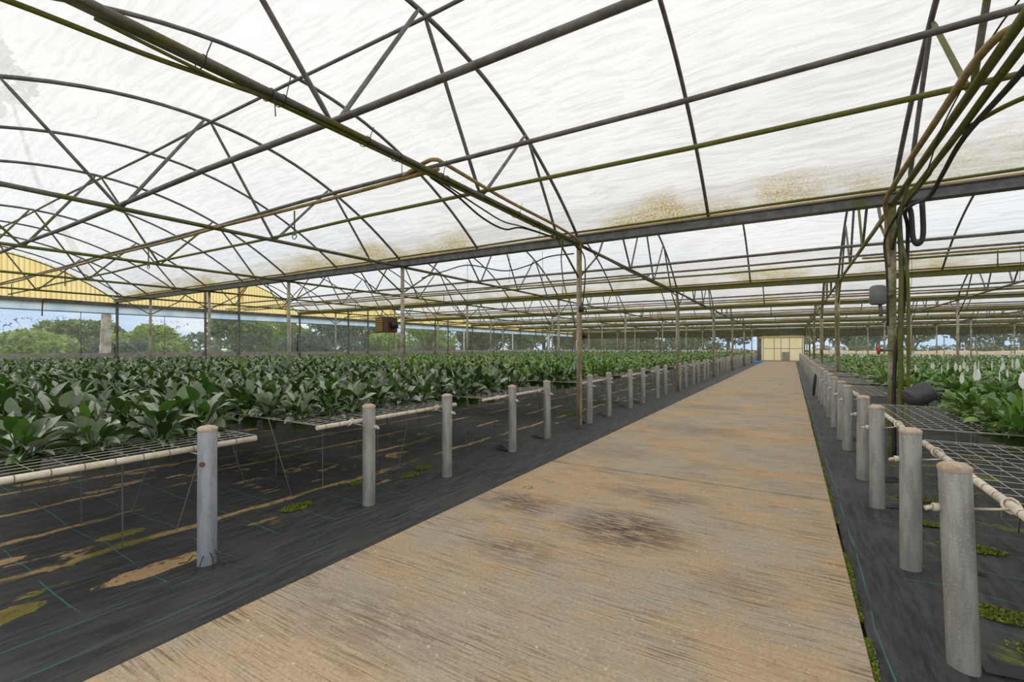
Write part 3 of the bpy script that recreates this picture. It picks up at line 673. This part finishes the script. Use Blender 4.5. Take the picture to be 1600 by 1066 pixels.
for k in range(NB):
    link('wall_post', WPG, None, (XW + .13, Y1 + k * BAY, 0), label='grey post of the left end wall under the %s gutter' % ORD[k], cat='post', group='left end wall posts')
    if k > 0:
        for s, nm in ((-.82, 'near'), (.82, 'far')): link('wall_post', WPM, None, (XW + .13, mid(k) + s, 0), label='tall grey gable post, %s one of the %s bay in the left end wall' % (nm, ORD[k]), cat='post', group='left end wall posts')
    else:
        pass
b = MB(); b.tube([(0, 0, 1.2), (0, 0, 3.0)], .012, 6); ml = b.mesh('mullion', [M['steel']])
for i, y in enumerate((6.9, 9.87, 15.0, 18.6, 23.9)): link('mullion', ml, None, (XW + .06, y, 0), label='thin upright rod against the clear curtain, %s from the near end' % nth(i), cat='rod', group='curtain rods')
b = MB(); b.tube([(0, 0, -.1), (0, 0, 3.45)], .05, 8); DS = b.mesh('downspout', [M['white']])
for k in range(1, NB): link('downspout', DS, None, (XW - .85, Y1 + k * BAY, 0), label='white downspout outside the left wall by the %s gutter' % ORD[k], cat='downspout', group='white downspouts')

WR = empty('wall_right', (XR, 0, 0), kind='structure')
for bI in range(NB):
    b = MB(); pr = None
    for y in np.arange(Y0 + bI * BAY + .05, Y0 + (bI + 1) * BAY - .04, .0375):
        dx = .012 * math.sin(2 * math.pi * y / .15); cur = ((dx, y, GZ - .02), (dx, y, max(arch_z(bI, y) + .09, GZ)))
        if pr: b.quad(pr[0], cur[0], cur[1], pr[1], 0, True)
        pr = cur
    put('gable_panel', b, M['fibre'], WR)
b = MB(); b.box((-.05, Y0, 3.29), (.05, YE, GZ - .01)); put('header_beam', b, M['beam'], WR)
b = MB(); b.box((-.05, Y0, 1.06), (.04, YE, 1.28)); b.box((-.03, Y0, -.05), (.02, YE, 1.06)); put('sill_board', b, M['timber'], WR)
put('window_20', sheet(Y0, YE, 1.26, 3.31, .012, 200), M['clear'], loc=(XR + .06, 0, 0), kind='structure', label='clear plastic curtain of the right end wall')

# ------------------------------------------------------------------ far wall and its door
DX0, DX1 = -3.05, 1.10
WF = empty('wall_far', (0, YE, 0), kind='structure')
for (x0, x1) in ((XW, DX0), (DX1, XR)):
    b = MB(); b.box((x0, -.05, .70), (x1, .04, .86)); b.box((x0, -.02, -.05), (x1, .02, .70)); put('sill_board', b, M['beam'], WF)
    b = MB(); b.box((x0, -.06, 2.80), (x1, .06, GZ + .25)); put('header_panel', b, grimy('olive_header', (.13, .125, .08), (.08, .08, .05), .3, .8) if x0 < -10 else bpy.data.materials['olive_header'], WF)
def clear_x(x0, x1): 
    b = MB(); b.quad((x0, 0, .84), (x1, 0, .84), (x1, 0, 2.82), (x0, 0, 2.82)); return b
for i, (x0, x1) in enumerate(((XW, -12.6), (-12.6, DX0), (DX1, 10.3), (10.3, XR))):
    put('window_%d' % (8 + i), clear_x(x0, x1), M['clear'], loc=(0, YE + .05, 0), kind='structure', label='clear plastic curtain of the far wall, %s from the left' % nth(i))
b = MB(); b.box((-.03, -.03, 0), (.03, .03, 2.7)); FM = b.mesh('wall_post', [M['column']])
for i, x in enumerate([-24, -21.8, -19.5, -17.2, -14.9, -12.6, -10.3, -8.0, -5.7, 3.4, 5.7, 8.0, 10.3, 12.6, 14.9, 17.2]):
    link('wall_post', FM, None, (x, YE - .10, -.03), label='thin post of the far wall %s of the yellow door, %s from it' % (('left', nth(8 - i)) if i < 9 else ('right', nth(i - 9))), cat='post', group='far wall posts')
b = MB(); b.box((DX0 - .02, -.06, 2.89), (DX1 + .02, .06, GZ + .25)); put('header_panel', b, bpy.data.materials['olive_header'], WF)
D = empty('door_1', (0, YE - .05, 0), kind='structure', label='cream fibreglass double door closing the far end of the walkway')
b = MB(); b.quad((DX0, 0, .02), (DX1, 0, .02), (DX1, 0, 2.62), (DX0, 0, 2.62)); put('panel', b, M['fibre_door'], D)
b = MB(); b.quad((DX0 - .25, 0, 2.66), (DX1 + .1, 0, 2.66), (DX1 + .1, 0, 2.88), (DX0 - .25, 0, 2.88)); put('transom', b, M['fibre'], D)
b = MB(); w = DX1 - DX0
for t in (0, .05, .31, .47, .67, .96, 1.0): b.box((DX0 + w * t - .035, -.07, 0), (DX0 + w * t + .035, -.01, 2.66))
b.box((DX0, -.075, 2.60), (DX1, -.01, 2.70)); b.box((DX0, -.075, .0), (DX1, -.01, .10)); b.box((DX0 + .2, -.075, 1.40), (DX1 - .2, -.01, 1.47))
put('frame', b, M['timber'], D)
b = MB(); b.box((DX0 + w * .49, -.09, .1), (DX0 + w * .66, -.075, 1.05)); put('kick_panel', b, M['timber'], D)
b = MB()
for i in range(14):
    a = i * 1.1; b.lathe([(.0, .16 + .05 * (i % 3)), (.16, .08), (.2, 0)], 7, 0, (.5 * math.cos(a) * (i % 4) / 3, .45 * math.sin(a), 0))
put('blue_tarp', b, M['blue'], loc=(-3.2, 53.1, 0), label='crumpled blue tarp on the ground by the far left posts', cat='tarp')

# ------------------------------------------------------------------ unit heaters
def heater(x, y, z, s, label):
    o = empty('unit_heater', (x, y, z), label=label, cat='heater', group='hanging unit heaters')
    b = MB(); b.box((-.42 * s, -.32 * s, -.36 * s), (.42 * s, .32 * s, .36 * s)); hs = put('housing', b, M['heater'], o)
    b = MB()
    for i in range(6): b.box((-.36 * s, -.36 * s, (-.30 + .105 * i) * s), (.10 * s, -.31 * s, (-.22 + .105 * i) * s))
    put('louvers', b, M['heater_front'], hs)
    b = MB(); b.lathe([(.02, 0), (.18 * s, .0), (.18 * s, .3 * s), (.14 * s, .3 * s)], 14, 0, (.55 * s, 0, -.15 * s)); put('fan_guard', b, M['black'], hs)
    for sx in (-.3, .3):
        b = MB(); b.tube([(sx * s, 0, .36 * s), (sx * s, 0, TIE_Z + .05 - z)], .012, 6); put('hanger', b, M['steel'], o)
heater(-17.0, 16.0, 2.62, 1.0, 'brown louvered unit heater hanging over the left benches')
heater(-14.5, 34.0, 2.45, .9, 'small brown unit heater hanging far back on the left')

# ------------------------------------------------------------------ benches
BEN = [(.05, 2.03), (2.57, 4.54), (5.13, 7.13)]
for k in range(1, NB):
    c = Y0 + k * BAY
    for (a, bb) in ((.33, 2.33), (3.05, 5.05), (5.80, 7.78)):
        if k == NB - 1 and a > 5: continue
        BEN.append((c + a, c + bb))
BZ = .79
def bench_name(i, left):
    n = {0: 'nearest', 1: 'second', 2: 'third'}.get(i, nth(i))
    return '%s bench %s of the walkway' % (n, 'left' if left else 'right')
def bench_meshes(sx, y0, y1, L):
    """bench lying from x=0 in direction sx, y from y0 to y1 about its middle"""
    w = (y1 - y0) / 2; me = {}
    b = MB(); r = .021
    b.tube([(0, -w, BZ), (0, w, BZ)], r, 10)
    for y in np.arange(-w + .08, w - .02, .145): b.tube([(0, y, BZ), (0, y + .005, BZ)], r + .0018, 8, 1)
    for y in (-w + .36, w - .38):
        ring = [(.031 * math.cos(a), y + .03 * math.sin(a), BZ + .031 * math.sin(a) * .9) for a in np.linspace(0, 2 * math.pi, 11)]
        b.tube(ring, .0065, 5, 0, cap=False)
    me['rail'] = b.mesh('rail', [M['pvc'], M['tie']])
    b = MB(); z = BZ + .022
    for x in np.arange(.07, L, .10): b.tube([(sx * x, -w, z), (sx * x, w, z)], .0024, 4)
    for y in np.arange(-w + .03, w, .142): b.tube([(0, y, z + .004), (sx * L, y, z + .004)], .0017, 4)
    for y in (-w, w): b.tube([(0, y, z), (sx * L, y, z)], .003, 5)
    me['wire_top'] = b.mesh('wire_top', [M['wire']])
    me['leg'] = []
    for s in (-1, 1):
        b = MB(); ye = s * w
        b.tube([(0, ye, BZ + .02), (0, ye - s * .24, -.01), (0, ye - s * .60, -.01), (0, ye - s * .60, BZ + .02)], .0055, 6)
        me['leg'].append(b.mesh('leg', [M['rod']]))
    return me
ends = []
for left in (1, 0):
    sx = -1 if left else 1; x0 = -3.60 if left else .84
    cache = {}
    for i, (y0, y1) in enumerate(BEN):
        if not left and i == 0: continue
        L = (21.2 if left else min(18.3, .45 * y1 + 6)); L = round(L, 1)
        key = (round(y1 - y0, 2), L)
        if key not in cache: cache[key] = bench_meshes(sx, y0, y1, L)
        me = cache[key]; yc = (y0 + y1) / 2
        o = empty('wire_bench', (x0, yc, 0), label='low wire mesh plant bench, the ' + bench_name(i if left else i - 1, left), cat='bench', group='wire mesh benches')
        link('rail', me['rail'], o); link('wire_top', me['wire_top'], o)
        nl = 12 if i < 3 else (6 if i < 7 else 3)
        for q in range(nl):
            for lm in me['leg']: link('leg', lm, o, (sx * (.74 + .86 * q), 0, 0))

# posts along the walkway
def post_meshes(mat, side):
    me = {}
    r = .060
    b = MB(); b.lathe([(r, -.04), (r, .925), (r - .004, .93)], 20); me['shaft'] = b.mesh('bench_post', [mat])
    b = MB(); b.lathe([(r + .0015, .918), (r + .004, .93), (r + .003, .94), (r * .8, .952), (r * .4, .958), (0, .959)], 20); me['cap'] = b.mesh('cap', [M['cap']])
    b = MB(); s = side
    b.tube([(s * .055, .01, .735), (s * .085, .008, .735)], .020, 8); b.tube([(s * .085, .008, .735), (s * .115, .0, .728)], .011, 7)
    me['hook'] = b.mesh('hook', [M['pvc']])
    b = MB(); b.tube([(-s * .05, -.01, .745), (-s * .13, -.05, .765), (-s * .155, -.08, .78)], .006, 6)
    me['tie_rod'] = b.mesh('tie_rod', [M['pvc']])
    b = MB(); b.tube([(.035, -.048, .70), (.042, -.058, .70)], .017, 10); me['bolt'] = b.mesh('bolt', [M['rust']])
    return me
PM = {('l', 0): post_meshes(M['post_blue'], 1), ('l', 1): post_meshes(M['post'], 1), ('r', 1): post_meshes(M['post'], -1)}
LP = [1.63, 3.07, 4.245, 5.74, 6.86]; RP = [2.96, 4.09, 5.54, 6.59, 8.35, 9.30, 10.65, 12.05, 13.2, 14.76, 15.9]
for k in range(1, NB):
    c = Y0 + k * BAY
    for d in (.66, 1.80, 3.40, 4.54, 6.14, 7.16):
        y = c + d
        LP.append(y)
        if y > 17: RP.append(y)
TOT = {}
for side, ys in (('l', LP), ('r', RP)):
    for i, y in enumerate(ys):
        me = PM[side, 0 if (side == 'l' and i == 0) else 1]
        x = -3.50 if side == 'l' else .69
        nm = 'nearest' if i == 0 else nth(i)
        lab = 'capped galvanized post, %s in the row along the %s side of the walkway' % (nm, 'left' if side == 'l' else 'right')
        o = link('bench_post', me['shaft'], None, (x, y, 0), (random.uniform(-.012, .012), random.uniform(-.010, .010), random.uniform(-.25, .25)), label=lab, cat='post', group='bench posts along the walkway')
        if side == 'r' and i == 0: o.rotation_euler = (.0, -.035, .1)
        if side == 'l' and i == 0: o.rotation_euler = (0, .004, .0)
        link('cap', me['cap'], o)
        if side == 'l' and i == 0: link('bolt', me['bolt'], o, label='rusty bolt head')
        else: link('hook', me['hook'], o)
        link('tie_rod', me['tie_rod'], o)
def flap(x, y, a, L, label):
    b = MB(); n = 9; pr = None
    for i in range(n + 1):
        t = i / n; h = .045 * math.sin(math.pi * t) * (1 - .4 * t); w = .10 * (1 - t) ** .6 + .004
        cur = ((L * t, -w * .25, .002), (L * t + .01, w * .3, .004 + h), (L * t + .015, w * .75, .002 + h * .35))
        if pr: b.quad(pr[0], cur[0], cur[1], pr[1], 0, True); b.quad(pr[1], cur[1], cur[2], pr[2], 0, True)
        pr = cur
    put('fabric_flap', b, M['black'], loc=(x, y, -.004), rot=(0, 0, a), label=label, cat='fabric', group='torn fabric flaps')
for i, y in enumerate(RP[:6]): flap(.76, y + .02, .15 + .2 * (i % 2), .42 - .05 * (i % 3), 'torn fabric flap beside the foot of the %s post on the right' % ('nearest' if i == 0 else nth(i)))
for i, y in enumerate(LP[3:9]): flap(-3.57, y + .03, 2.9, .30, 'torn fabric flap beside the foot of the %s post on the left' % nth(i + 3))
b = MB()
for i, (dx, dy) in enumerate(((.11, .04), (.12, -.02), (.08, -.09), (.14, .08), (-.10, -.08))):
    b.tube([(0, 0, .12), (dx * .45, dy * .45, .10 - .015 * i), (dx * .75, dy * .8 + .01, .05), (dx, dy, .006), (dx * 1.35, dy * 1.4 - .01, .004)], .0035, 4)
put('frayed_threads', b, M['black'], loc=(-3.50, 1.63, 0), label='black frayed fabric threads round the foot of the nearest left post', cat='threads')
b = MB(); b.tube([(0, 0, 0), (.02, .03, .3), (.05, .05, .62), (.06, .05, .70)], [.02, .045, .04, .02], 7)
put('folded_sheet', b, M['black'], loc=(.56, 17.1, 0), label='black folded sheet leaning on a post far along the right side', cat='sheet')

# ------------------------------------------------------------------ plants
def leaf_arrays(az, e0, bend, pet, blade, wid, nseg, fold, roll):
    """one stalked lance-shaped leaf -> V, F"""
    pts = []; p = np.zeros(3); n_p = 1; tot = pet + blade; steps = n_p + nseg
    ca, sa = math.cos(az), math.sin(az); side = np.array([-sa, ca, 0.])
    V = []; F = []
    s = 0; e = e0
    ss = [0, pet] + [pet + blade * (i + 1) / nseg for i in range(nseg)]
    P = [p.copy()]; E = [e0]
    for a, c in zip(ss[:-1], ss[1:]):
        m_ = (a + c) / 2 / tot; e = e0 - bend * m_ ** 2.0
        p = p + (c - a) * np.array([ca * math.cos(e), sa * math.cos(e), math.sin(e)]); P.append(p.copy()); E.append(e0 - bend * (c / tot) ** 2)
    for i, q in enumerate(P):
        t = max(0, (ss[i] - pet) / blade)
        w = .006 if i < 2 else wid * (math.sin(math.pi * min(t ** .85 * .92 + .08, 1)) ** .85) * (1 - .22 * t)
        if i == len(P) - 1: w = .002
        if i == 1: w = .010
        up = np.array([-ca * math.sin(E[i]), -sa * math.sin(E[i]), math.cos(E[i])])
        sd = side * math.cos(roll) + up * math.sin(roll)
        V += [q - sd * w * .5 + up * w * fold, q, q + sd * w * .5 + up * w * fold]
    for i in range(len(P) - 1):
        a = 3 * i; F += [(a, a + 1, a + 4, a + 3), (a + 1, a + 2, a + 5, a + 4)]
    return np.array(V), np.array(F)
def cat_arrays(parts):
    Vs, Fs, k = [], [], 0
    for v, f in parts: Vs.append(v); Fs.append(f + k); k += len(v)
    return np.concatenate(Vs), np.concatenate(Fs)
def foliage_arrays(seed, nleaf, nseg, hscale=1.):
    r = random.Random(seed); L = []
    for i in range(nleaf):
        t = (i + .5) / nleaf                    # 0 inner, 1 outer
        az = i * 2.39996 + r.uniform(-.5, .5)
        e0 = math.radians(86 - 60 * t ** 1.15 + r.uniform(-9, 9))
        bl = r.uniform(.115, .175) * (1 - .10 * t) * (.6 + .4 * hscale)
        v, f = leaf_arrays(az, e0, math.radians(30 + 60 * t + r.uniform(-20, 30)), (.25 - .15 * t) * hscale * r.uniform(.35, 1.15), bl, bl * r.uniform(.48, .62), nseg, r.uniform(.03, .22), r.uniform(-.8, .8))
        v = v + np.array([r.uniform(-.045, .045), r.uniform(-.045, .045), -.02]); L.append((v, f))
    return cat_arrays(L)
def flower_arrays(seed, h=.42):
    r = random.Random(seed); az = r.uniform(0, 6.28); tl = r.uniform(.02, .25)
    v1, f1 = leaf_arrays(az, math.radians(90) - tl, .15, h, .14, .001, 2, 0, 0)
    base = v1[4]
    v2, f2 = leaf_arrays(az + 3.14, math.radians(88), math.radians(-18), .004, .135, .050, 5, .25, 0)
    v2 = v2 + base; V, F = cat_arrays([(v1[:6], f1[:2]), (v2, f2)])
    mi = np.array([0] * 2 + [1] * len(f2)); return V, F, mi
def pot_mb():
    b = MB(); b.lathe([(.060, -.135), (.080, .0), (.086, .0), (.086, .022), (.079, .022), (.077, .008)], 14); b.lathe([(.077, .008), (.0, .012)], 14, 1); b.lathe([(.0, -.135), (.06, -.135)], 14); return b
POT = pot_mb().mesh('pot', [M['pot'], M['soil']])
FOL, FLO, JOINED = {}, [], {}
for kind, mat in (('L', 'leaf'), ('R', 'leafB')):
    FOL[kind] = []; JOINED[kind] = []
    for s in range(7):
        V, F = foliage_arrays(100 + s, 54 if kind == 'L' else 54, 6, 1.0 if kind == 'L' else .78)
        FOL[kind].append(mesh_np('foliage', V, F, [M[mat]], np.zeros(len(F))))
for s in range(4):
    V, F, mi = flower_arrays(300 + s, .36); FLO.append((mesh_np('flower', V[:6], F[:2], [M['leafB']], mi[:2]), mesh_np('spathe', V[6:], F[2:] - 6, [M['petal']], mi[2:] * 0)))
# every pot position
PX = .42; PY = .325
pots = []
for left in (1, 0):
    for i, (y0, y1) in enumerate(BEN):
        if not left and i == 0: continue
        ny = 6; ys = [y0 + .13 + (y1 - y0 - .26) * j / (ny - 1) for j in range(ny)]
        n = 49 if left else 42
        for r in range(n):
            x = -4.08 - PX * r if left else 1.55 + PX * r
            if not left and x > min(19.0, .45 * y1 + 6.4): break
            for j, y in enumerate(ys):
                xx, yy = x + random.uniform(-.03, .03) + (PX * .5 if j % 2 and False else 0), y + random.uniform(-.03, .03)
                d = -math.sin(yaw) * xx + math.cos(yaw) * yy; rr = math.cos(yaw) * xx + math.sin(yaw) * yy
                vis = d > .5 and -1.22 < rr / d < (1.22 if left else 1.9)
                inframe = d > .5 and -1.16 < rr / d < 1.14
                far = min(1, max(0, (yy - 12) / 38)) if left else min(1, max(0, (yy - 7) / 30))
                pots.append(dict(x=xx, y=yy, d=math.hypot(xx, yy), vis=vis, inframe=inframe, left=left, b=i if left else i - 1, r=r, j=j, far=far))
vis = sorted([p for p in pots if p['inframe']], key=lambda p: p['d'])
hero = vis[:300]; rest = [p for p in pots if p not in hero and (p['vis'] or p['d'] < 6)] if False else None
heroset = set(id(p) for p in hero); rest = [p for p in pots if id(p) not in heroset and (p['vis'] or p['d'] < 5)]
nhero = 0
def flower_prob(p):
    y = p['y']
    if p['left']: return 0 if y < 24 else (.10 if y < 40 else .25)
    if y < 6.4: return .10
    if y < 11: return .55
    if y < 26: return .07
    return .28
for p in hero:
    s = random.uniform(.86, 1.12); kind = 'L' if p['left'] and p['y'] + random.gauss(0, 1.5) < 8.5 else 'R'
    nm = bench_name(p['b'], p['left'])
    nf = 0
    if random.random() < flower_prob(p): nf = random.choice((1, 1, 2))
    lab = '%s peace lily, %s row back, %s pot across, %s' % ('white-flowering' if nf else 'leafy', nth(p['r']), nth(p['j']), nm)
    o = empty('potted_peace_lily' if not nf else 'flowering_peace_lily', (p['x'], p['y'], BZ + .012), rot=(0, 0, random.uniform(0, 6.28)), label=lab, cat='potted plant', group='potted peace lilies on the benches')
    o.scale = (s, s, s)
    link('pot', POT, o)
    f = link('foliage', random.choice(FOL[kind]), o)
    for q in range(nf):
        fs = random.choice(FLO)
        fo = link('flower', fs[0], o, (random.uniform(-.06, .06), random.uniform(-.06, .06), 0), (0, 0, random.uniform(0, 6.28)))
        link('spathe', fs[1], fo, label='white spathe')
# the rest of the crop, one mass
tmpl = {}
for lod, (nl, ns) in enumerate(((44, 4), (30, 2), (20, 2))):
    for s in range(5):
        tmpl[lod, s] = foliage_arrays(500 + 10 * lod + s, nl, ns)
flo = [flower_arrays(700 + s, .42) for s in range(4)]
bp = pot_mb()
Vs, Fs, Ms = [], [], []; k = 0
for p in rest:
    d = p['d']; lod = 0 if d < 14 else (1 if d < 28 else 2)
    V, F = tmpl[lod, random.randrange(5)]; a = random.uniform(0, 6.28); c, s_ = math.cos(a), math.sin(a)
    sc = random.uniform(.85, 1.12); hz = sc * (1 - .30 * p['far'] if p['left'] else .78 - .16 * p['far'])
    dz = 0 if p['left'] else -.09 * p['far']
    R = np.array([[c * sc, s_ * sc, 0], [-s_ * sc, c * sc, 0], [0, 0, hz]])
    base = np.array([p['x'], p['y'], BZ + .012 + dz])
    Vs.append(V @ R + base); Fs.append(F + k); k += len(V)
    Ms.append(np.full(len(F), 0 if p['left'] and p['y'] + random.gauss(0, 2.2) < 8.5 + .16 * abs(p['x']) else 1))
    if random.random() < flower_prob(p):
        V, F, mi = random.choice(flo); hz2 = .92 if p['left'] else .80
        R = np.array([[c, s_, 0], [-s_, c, 0], [0, 0, hz2 - .1 * p['far']]])
        Vs.append(V @ R * (1 if d < 15 else 1.15) + base - np.array([0, 0, .0])); Fs.append(F + k); k += len(V); Ms.append(np.where(mi == 1, 2, 1))
    if p['r'] < 2 and d < 30:
        n = 10; ang = np.arange(n) * 2 * math.pi / n
        ring = lambda r_, z: np.stack([r_ * np.cos(ang), r_ * np.sin(ang), np.full(n, z)], 1)
        V = np.concatenate([ring(.06, -.13), ring(.085, .02)]) + base; i0 = np.arange(n); i1 = (i0 + 1) % n
        F = np.stack([i0, i1, i1 + n, i0 + n], 1); Vs.append(V); Fs.append(F + k); k += len(V); Ms.append(np.full(n, 3))
me = mesh_np('peace_lily_crop', np.concatenate(Vs), np.concatenate(Fs), [M['leaf'], M['leafB'], M['petal'], M['pot']], np.concatenate(Ms))
link('peace_lily_crop', me, kind='stuff', label='dense mass of peace lilies filling the benches far back to the walls', cat='plants')

# ------------------------------------------------------------------ trees and bushes outside
def crown_arrays(seed, blobs, n, size):
    r = np.random.default_rng(seed); B = np.array(blobs); w = B[:, 3] ** 2; idx = r.choice(len(B), n, p=w / w.sum())
    v = r.normal(size=(n, 3)); v /= np.linalg.norm(v, axis=1)[:, None]
    rad = r.uniform(.55, 1.0, n) ** .5
    C = B[idx, :3] + v * (B[idx, 3] * rad)[:, None] * np.array([1, 1, .8])
    t = r.normal(size=(n, 3)); t /= np.linalg.norm(t, axis=1)[:, None]; q = np.cross(t, r.normal(size=(n, 3))); q /= np.linalg.norm(q, axis=1)[:, None]
    sz = (size * r.uniform(.5, 1.2, n))[:, None]
    V = np.stack([C - t * sz, C + q * sz * .55, C + t * sz, C - q * sz * .55], 1).reshape(-1, 3)
    return V, np.arange(4 * n).reshape(n, 4)
def tree(name, x, y, h, r, seed, mat, label, cat, group, trunk=True, low=.25, n=2600, size=.28, trunk_r=None, tmat='trunk', spread=1.):
    rr = random.Random(seed); o = empty(name, (x, y, -.1), label=label, cat=cat, group=group)
    bl = [(0, 0, h * (low + (1 - low) * .55), r * .8)]
    for i in range(9):
        a = i * 2.4 + rr.uniform(-.3, .3); q = rr.uniform(.35, .95) * r * spread; z = h * (low + (1 - low) * rr.uniform(.12, .92))
        bl.append((q * math.cos(a), q * math.sin(a), z, r * rr.uniform(.3, .55)))
    V, F = crown_arrays(seed, bl, n, size); link('foliage', mesh_np('foliage', V, F, [M[mat]], np.zeros(len(F))), o)
    if trunk:
        b = MB(); tr = trunk_r or .06 * r + .05
        b.tube([(0, 0, -.1), (.05, .03, h * low), (.15 * r * .2, .1, h * (low + .35))], [tr, tr * .8, tr * .4], 8)
        for (bx, by, bz, br) in bl[1:6]: b.tube([(.03, .03, h * low * .9), (bx * .5, by * .5, (h * low + bz) / 2), (bx, by, bz)], [tr * .5, tr * .35, tr * .12], 6)
        put('trunk', b, M[tmat], o)
T = [(-47, 4, 3.4, 2.6, 'tree1', 0), (-43, 9.5, 2.6, 2.0, 'tree2', 0), (-55, 15, 4.0, 2.8, 'tree1', .1), (-49, 18.5, 3.6, 2.5, 'tree2', .1), (-46, 24, 5.0, 2.6, 'tree1', .15), (-52, 32, 5.6, 3.4, 'tree2', .1),
     (-45, 34, 6.8, 3.2, 'tree4', .1), (-48, 42, 8.2, 4.0, 'tree1', .1), (-44, 49, 8.6, 3.6, 'tree2', .1), (-50, 56, 9.2, 4.4, 'tree4', .1), (-43, 62, 8.5, 3.8, 'tree1', .12), (-46, 70, 9.5, 4.5, 'tree3', .1), (-41, 28, 3.0, 2.0, 'tree4', 0), (-42, 14, 2.0, 1.6, 'tree4', 0), (-41, 39, 4.2, 2.2, 'tree2', 0), (-40, 55, 5.0, 2.6, 'tree3', 0), (-41, 79, 9, 4.4, 'tree1', .05), (-40, 90, 9.5, 4.6, 'tree4', .05), (-37, 101, 10, 5, 'tree1', .05), (-34, 92, 9, 4.4, 'tree3', .05), (-29, 86, 8.5, 4.2, 'tree1', .05), (-38, 66, 6, 3, 'tree1', .0), (-36, 78, 6.5, 3.2, 'tree3', .0)]
WORD = {'tree1': 'dark green', 'tree2': 'bright green', 'tree3': 'olive', 'tree4': 'bluish green'}
T.sort(key=lambda t: t[1] / -t[0])
for i, (x, y, h, r, m, low) in enumerate(T):
    tree('tree' if h > 3.5 else 'bush', x, y, h, r, 900 + i, m, '%s %s beyond the left curtain wall, %s from the near end' % (WORD[m], 'tree' if h > 3.5 else 'bush', nth(i)), 'tree' if h > 3.5 else 'bush', 'trees beyond the left wall', low > 0, low, 4200, .24)
# distant tree line
bl = [(-130 + random.uniform(-6, 6), y, 1.5, random.uniform(3, 5)) for y in np.arange(-10, 190, 4)]
V, F = crown_arrays(5, bl, 9000, .9); link('distant_treeline', mesh_np('distant_treeline', V, F, [M['tree4']], np.zeros(len(F))), kind='stuff', label='bluish distant tree line on the horizon beyond the left wall', cat='trees')
# tall pale-trunked tree right outside the left wall; part of its crown hangs over the roof edge
o = empty('tall_tree', (-30.4, 9.3, -.1), label='tall tree with pale mottled trunk standing outside the left curtain wall', cat='tree')
b = MB(); b.tube([(-.15, -.1, -.1), (0, 0, 1.5), (.1, .02, 3.4), (.1, -1.0, 6.), (.3, -2.6, 9.5), (.5, -3.6, 13.4)], [.30, .24, .21, .16, .10, .05], 10); put('trunk', b, M['trunk_pale'], o)
V, F = crown_arrays(77, [(.6, -3.6, 13.4, 1.0), (.5, -4.2, 12.2, .6), (.6, -4.5, 9.9, .45), (.6, -4.6, 8.5, .35), (.4, -4.6, 14.4, 1.2)], 900, .22); link('foliage', mesh_np('foliage', V, F, [M['tree1']], np.zeros(len(F))), o)
# beyond the far wall
FT = [(-23, 76, 7, 4.2, 'tree3', .12), (-16, 80, 8, 4.6, 'tree3', .1), (-13, 74, 6, 3.4, 'tree1', .12), (-8.4, 77, 7.5, 3.8, 'tree3', .36), (-4.6, 84, 8.5, 4.2, 'tree3', .40), (3.8, 82, 7.5, 3.4, 'tree3', .34), (7.2, 83, 7.5, 3.4, 'tree1', .2),
      (10.5, 84, 8.5, 4.4, 'tree3', .36), (14.2, 84, 7.5, 3.6, 'tree1', .12), (19.5, 86, 9, 5, 'tree3', .30), (25, 84, 8, 4.5, 'tree1', .15), (31, 90, 9, 5, 'tree3', .2)]
for i, (x, y, h, r, m, low) in enumerate(FT):
    tree('tree', x, y, h, r, 1200 + i, m, '%s spreading tree beyond the far wall, %s from the left' % (WORD[m], nth(i)), 'tree', 'trees beyond the far wall', True, low, 3000, .30, .28 + .02 * (i % 3))
hv = []; hf = []
for i, x in enumerate(np.arange(2, 62, 1.5)):
    for j, (yy, zz) in enumerate(((66, -.1), (68, .75), (70, 1.12), (73, 1.18), (80, -.1))): hv.append((x, yy, zz + .08 * math.sin(x * 1.1 + j)))
for i in range(39):
    for j in range(4): a = i * 5 + j; hf.append((a, a + 5, a + 6, a + 1))
link('hill', mesh_np('hill', np.array(hv), np.array(hf), [M['sand']], np.zeros(len(hf))), kind='structure', label='tan sandy bank beyond the far wall right of the door')
bl = [(x, 75 + random.uniform(-1, 1), 1.35, random.uniform(.5, .8)) for x in np.arange(3, 40, .8)]
V, F = crown_arrays(19, bl, 6000, .14); link('scrub', mesh_np('scrub', V, F, [M['tree3']], np.zeros(len(F))), kind='stuff', label='olive scrub along the sandy bank beyond the far wall', cat='scrub')
bl = [(x, 72 + random.uniform(-2, 2), random.uniform(.8, 3.2), random.uniform(1., 1.7)) for x in np.arange(-30, -8.0, .6)]
V, F = crown_arrays(29, bl, 8000, .2); link('thicket', mesh_np('thicket', V, F, [M['tree3']], np.zeros(len(F))), kind='stuff', label='dense olive thicket beyond the far wall left of the door', cat='scrub')
bl = [(x, 97 + random.uniform(-3, 3), .35, random.uniform(.9, 1.5)) for x in np.arange(-40, 60, 1.4)]
V, F = crown_arrays(9, bl, 7000, .3); link('hedge', mesh_np('hedge', V, F, [M['tree3']], np.zeros(len(F))), kind='stuff', label='low olive scrub beyond the far wall', cat='scrub')
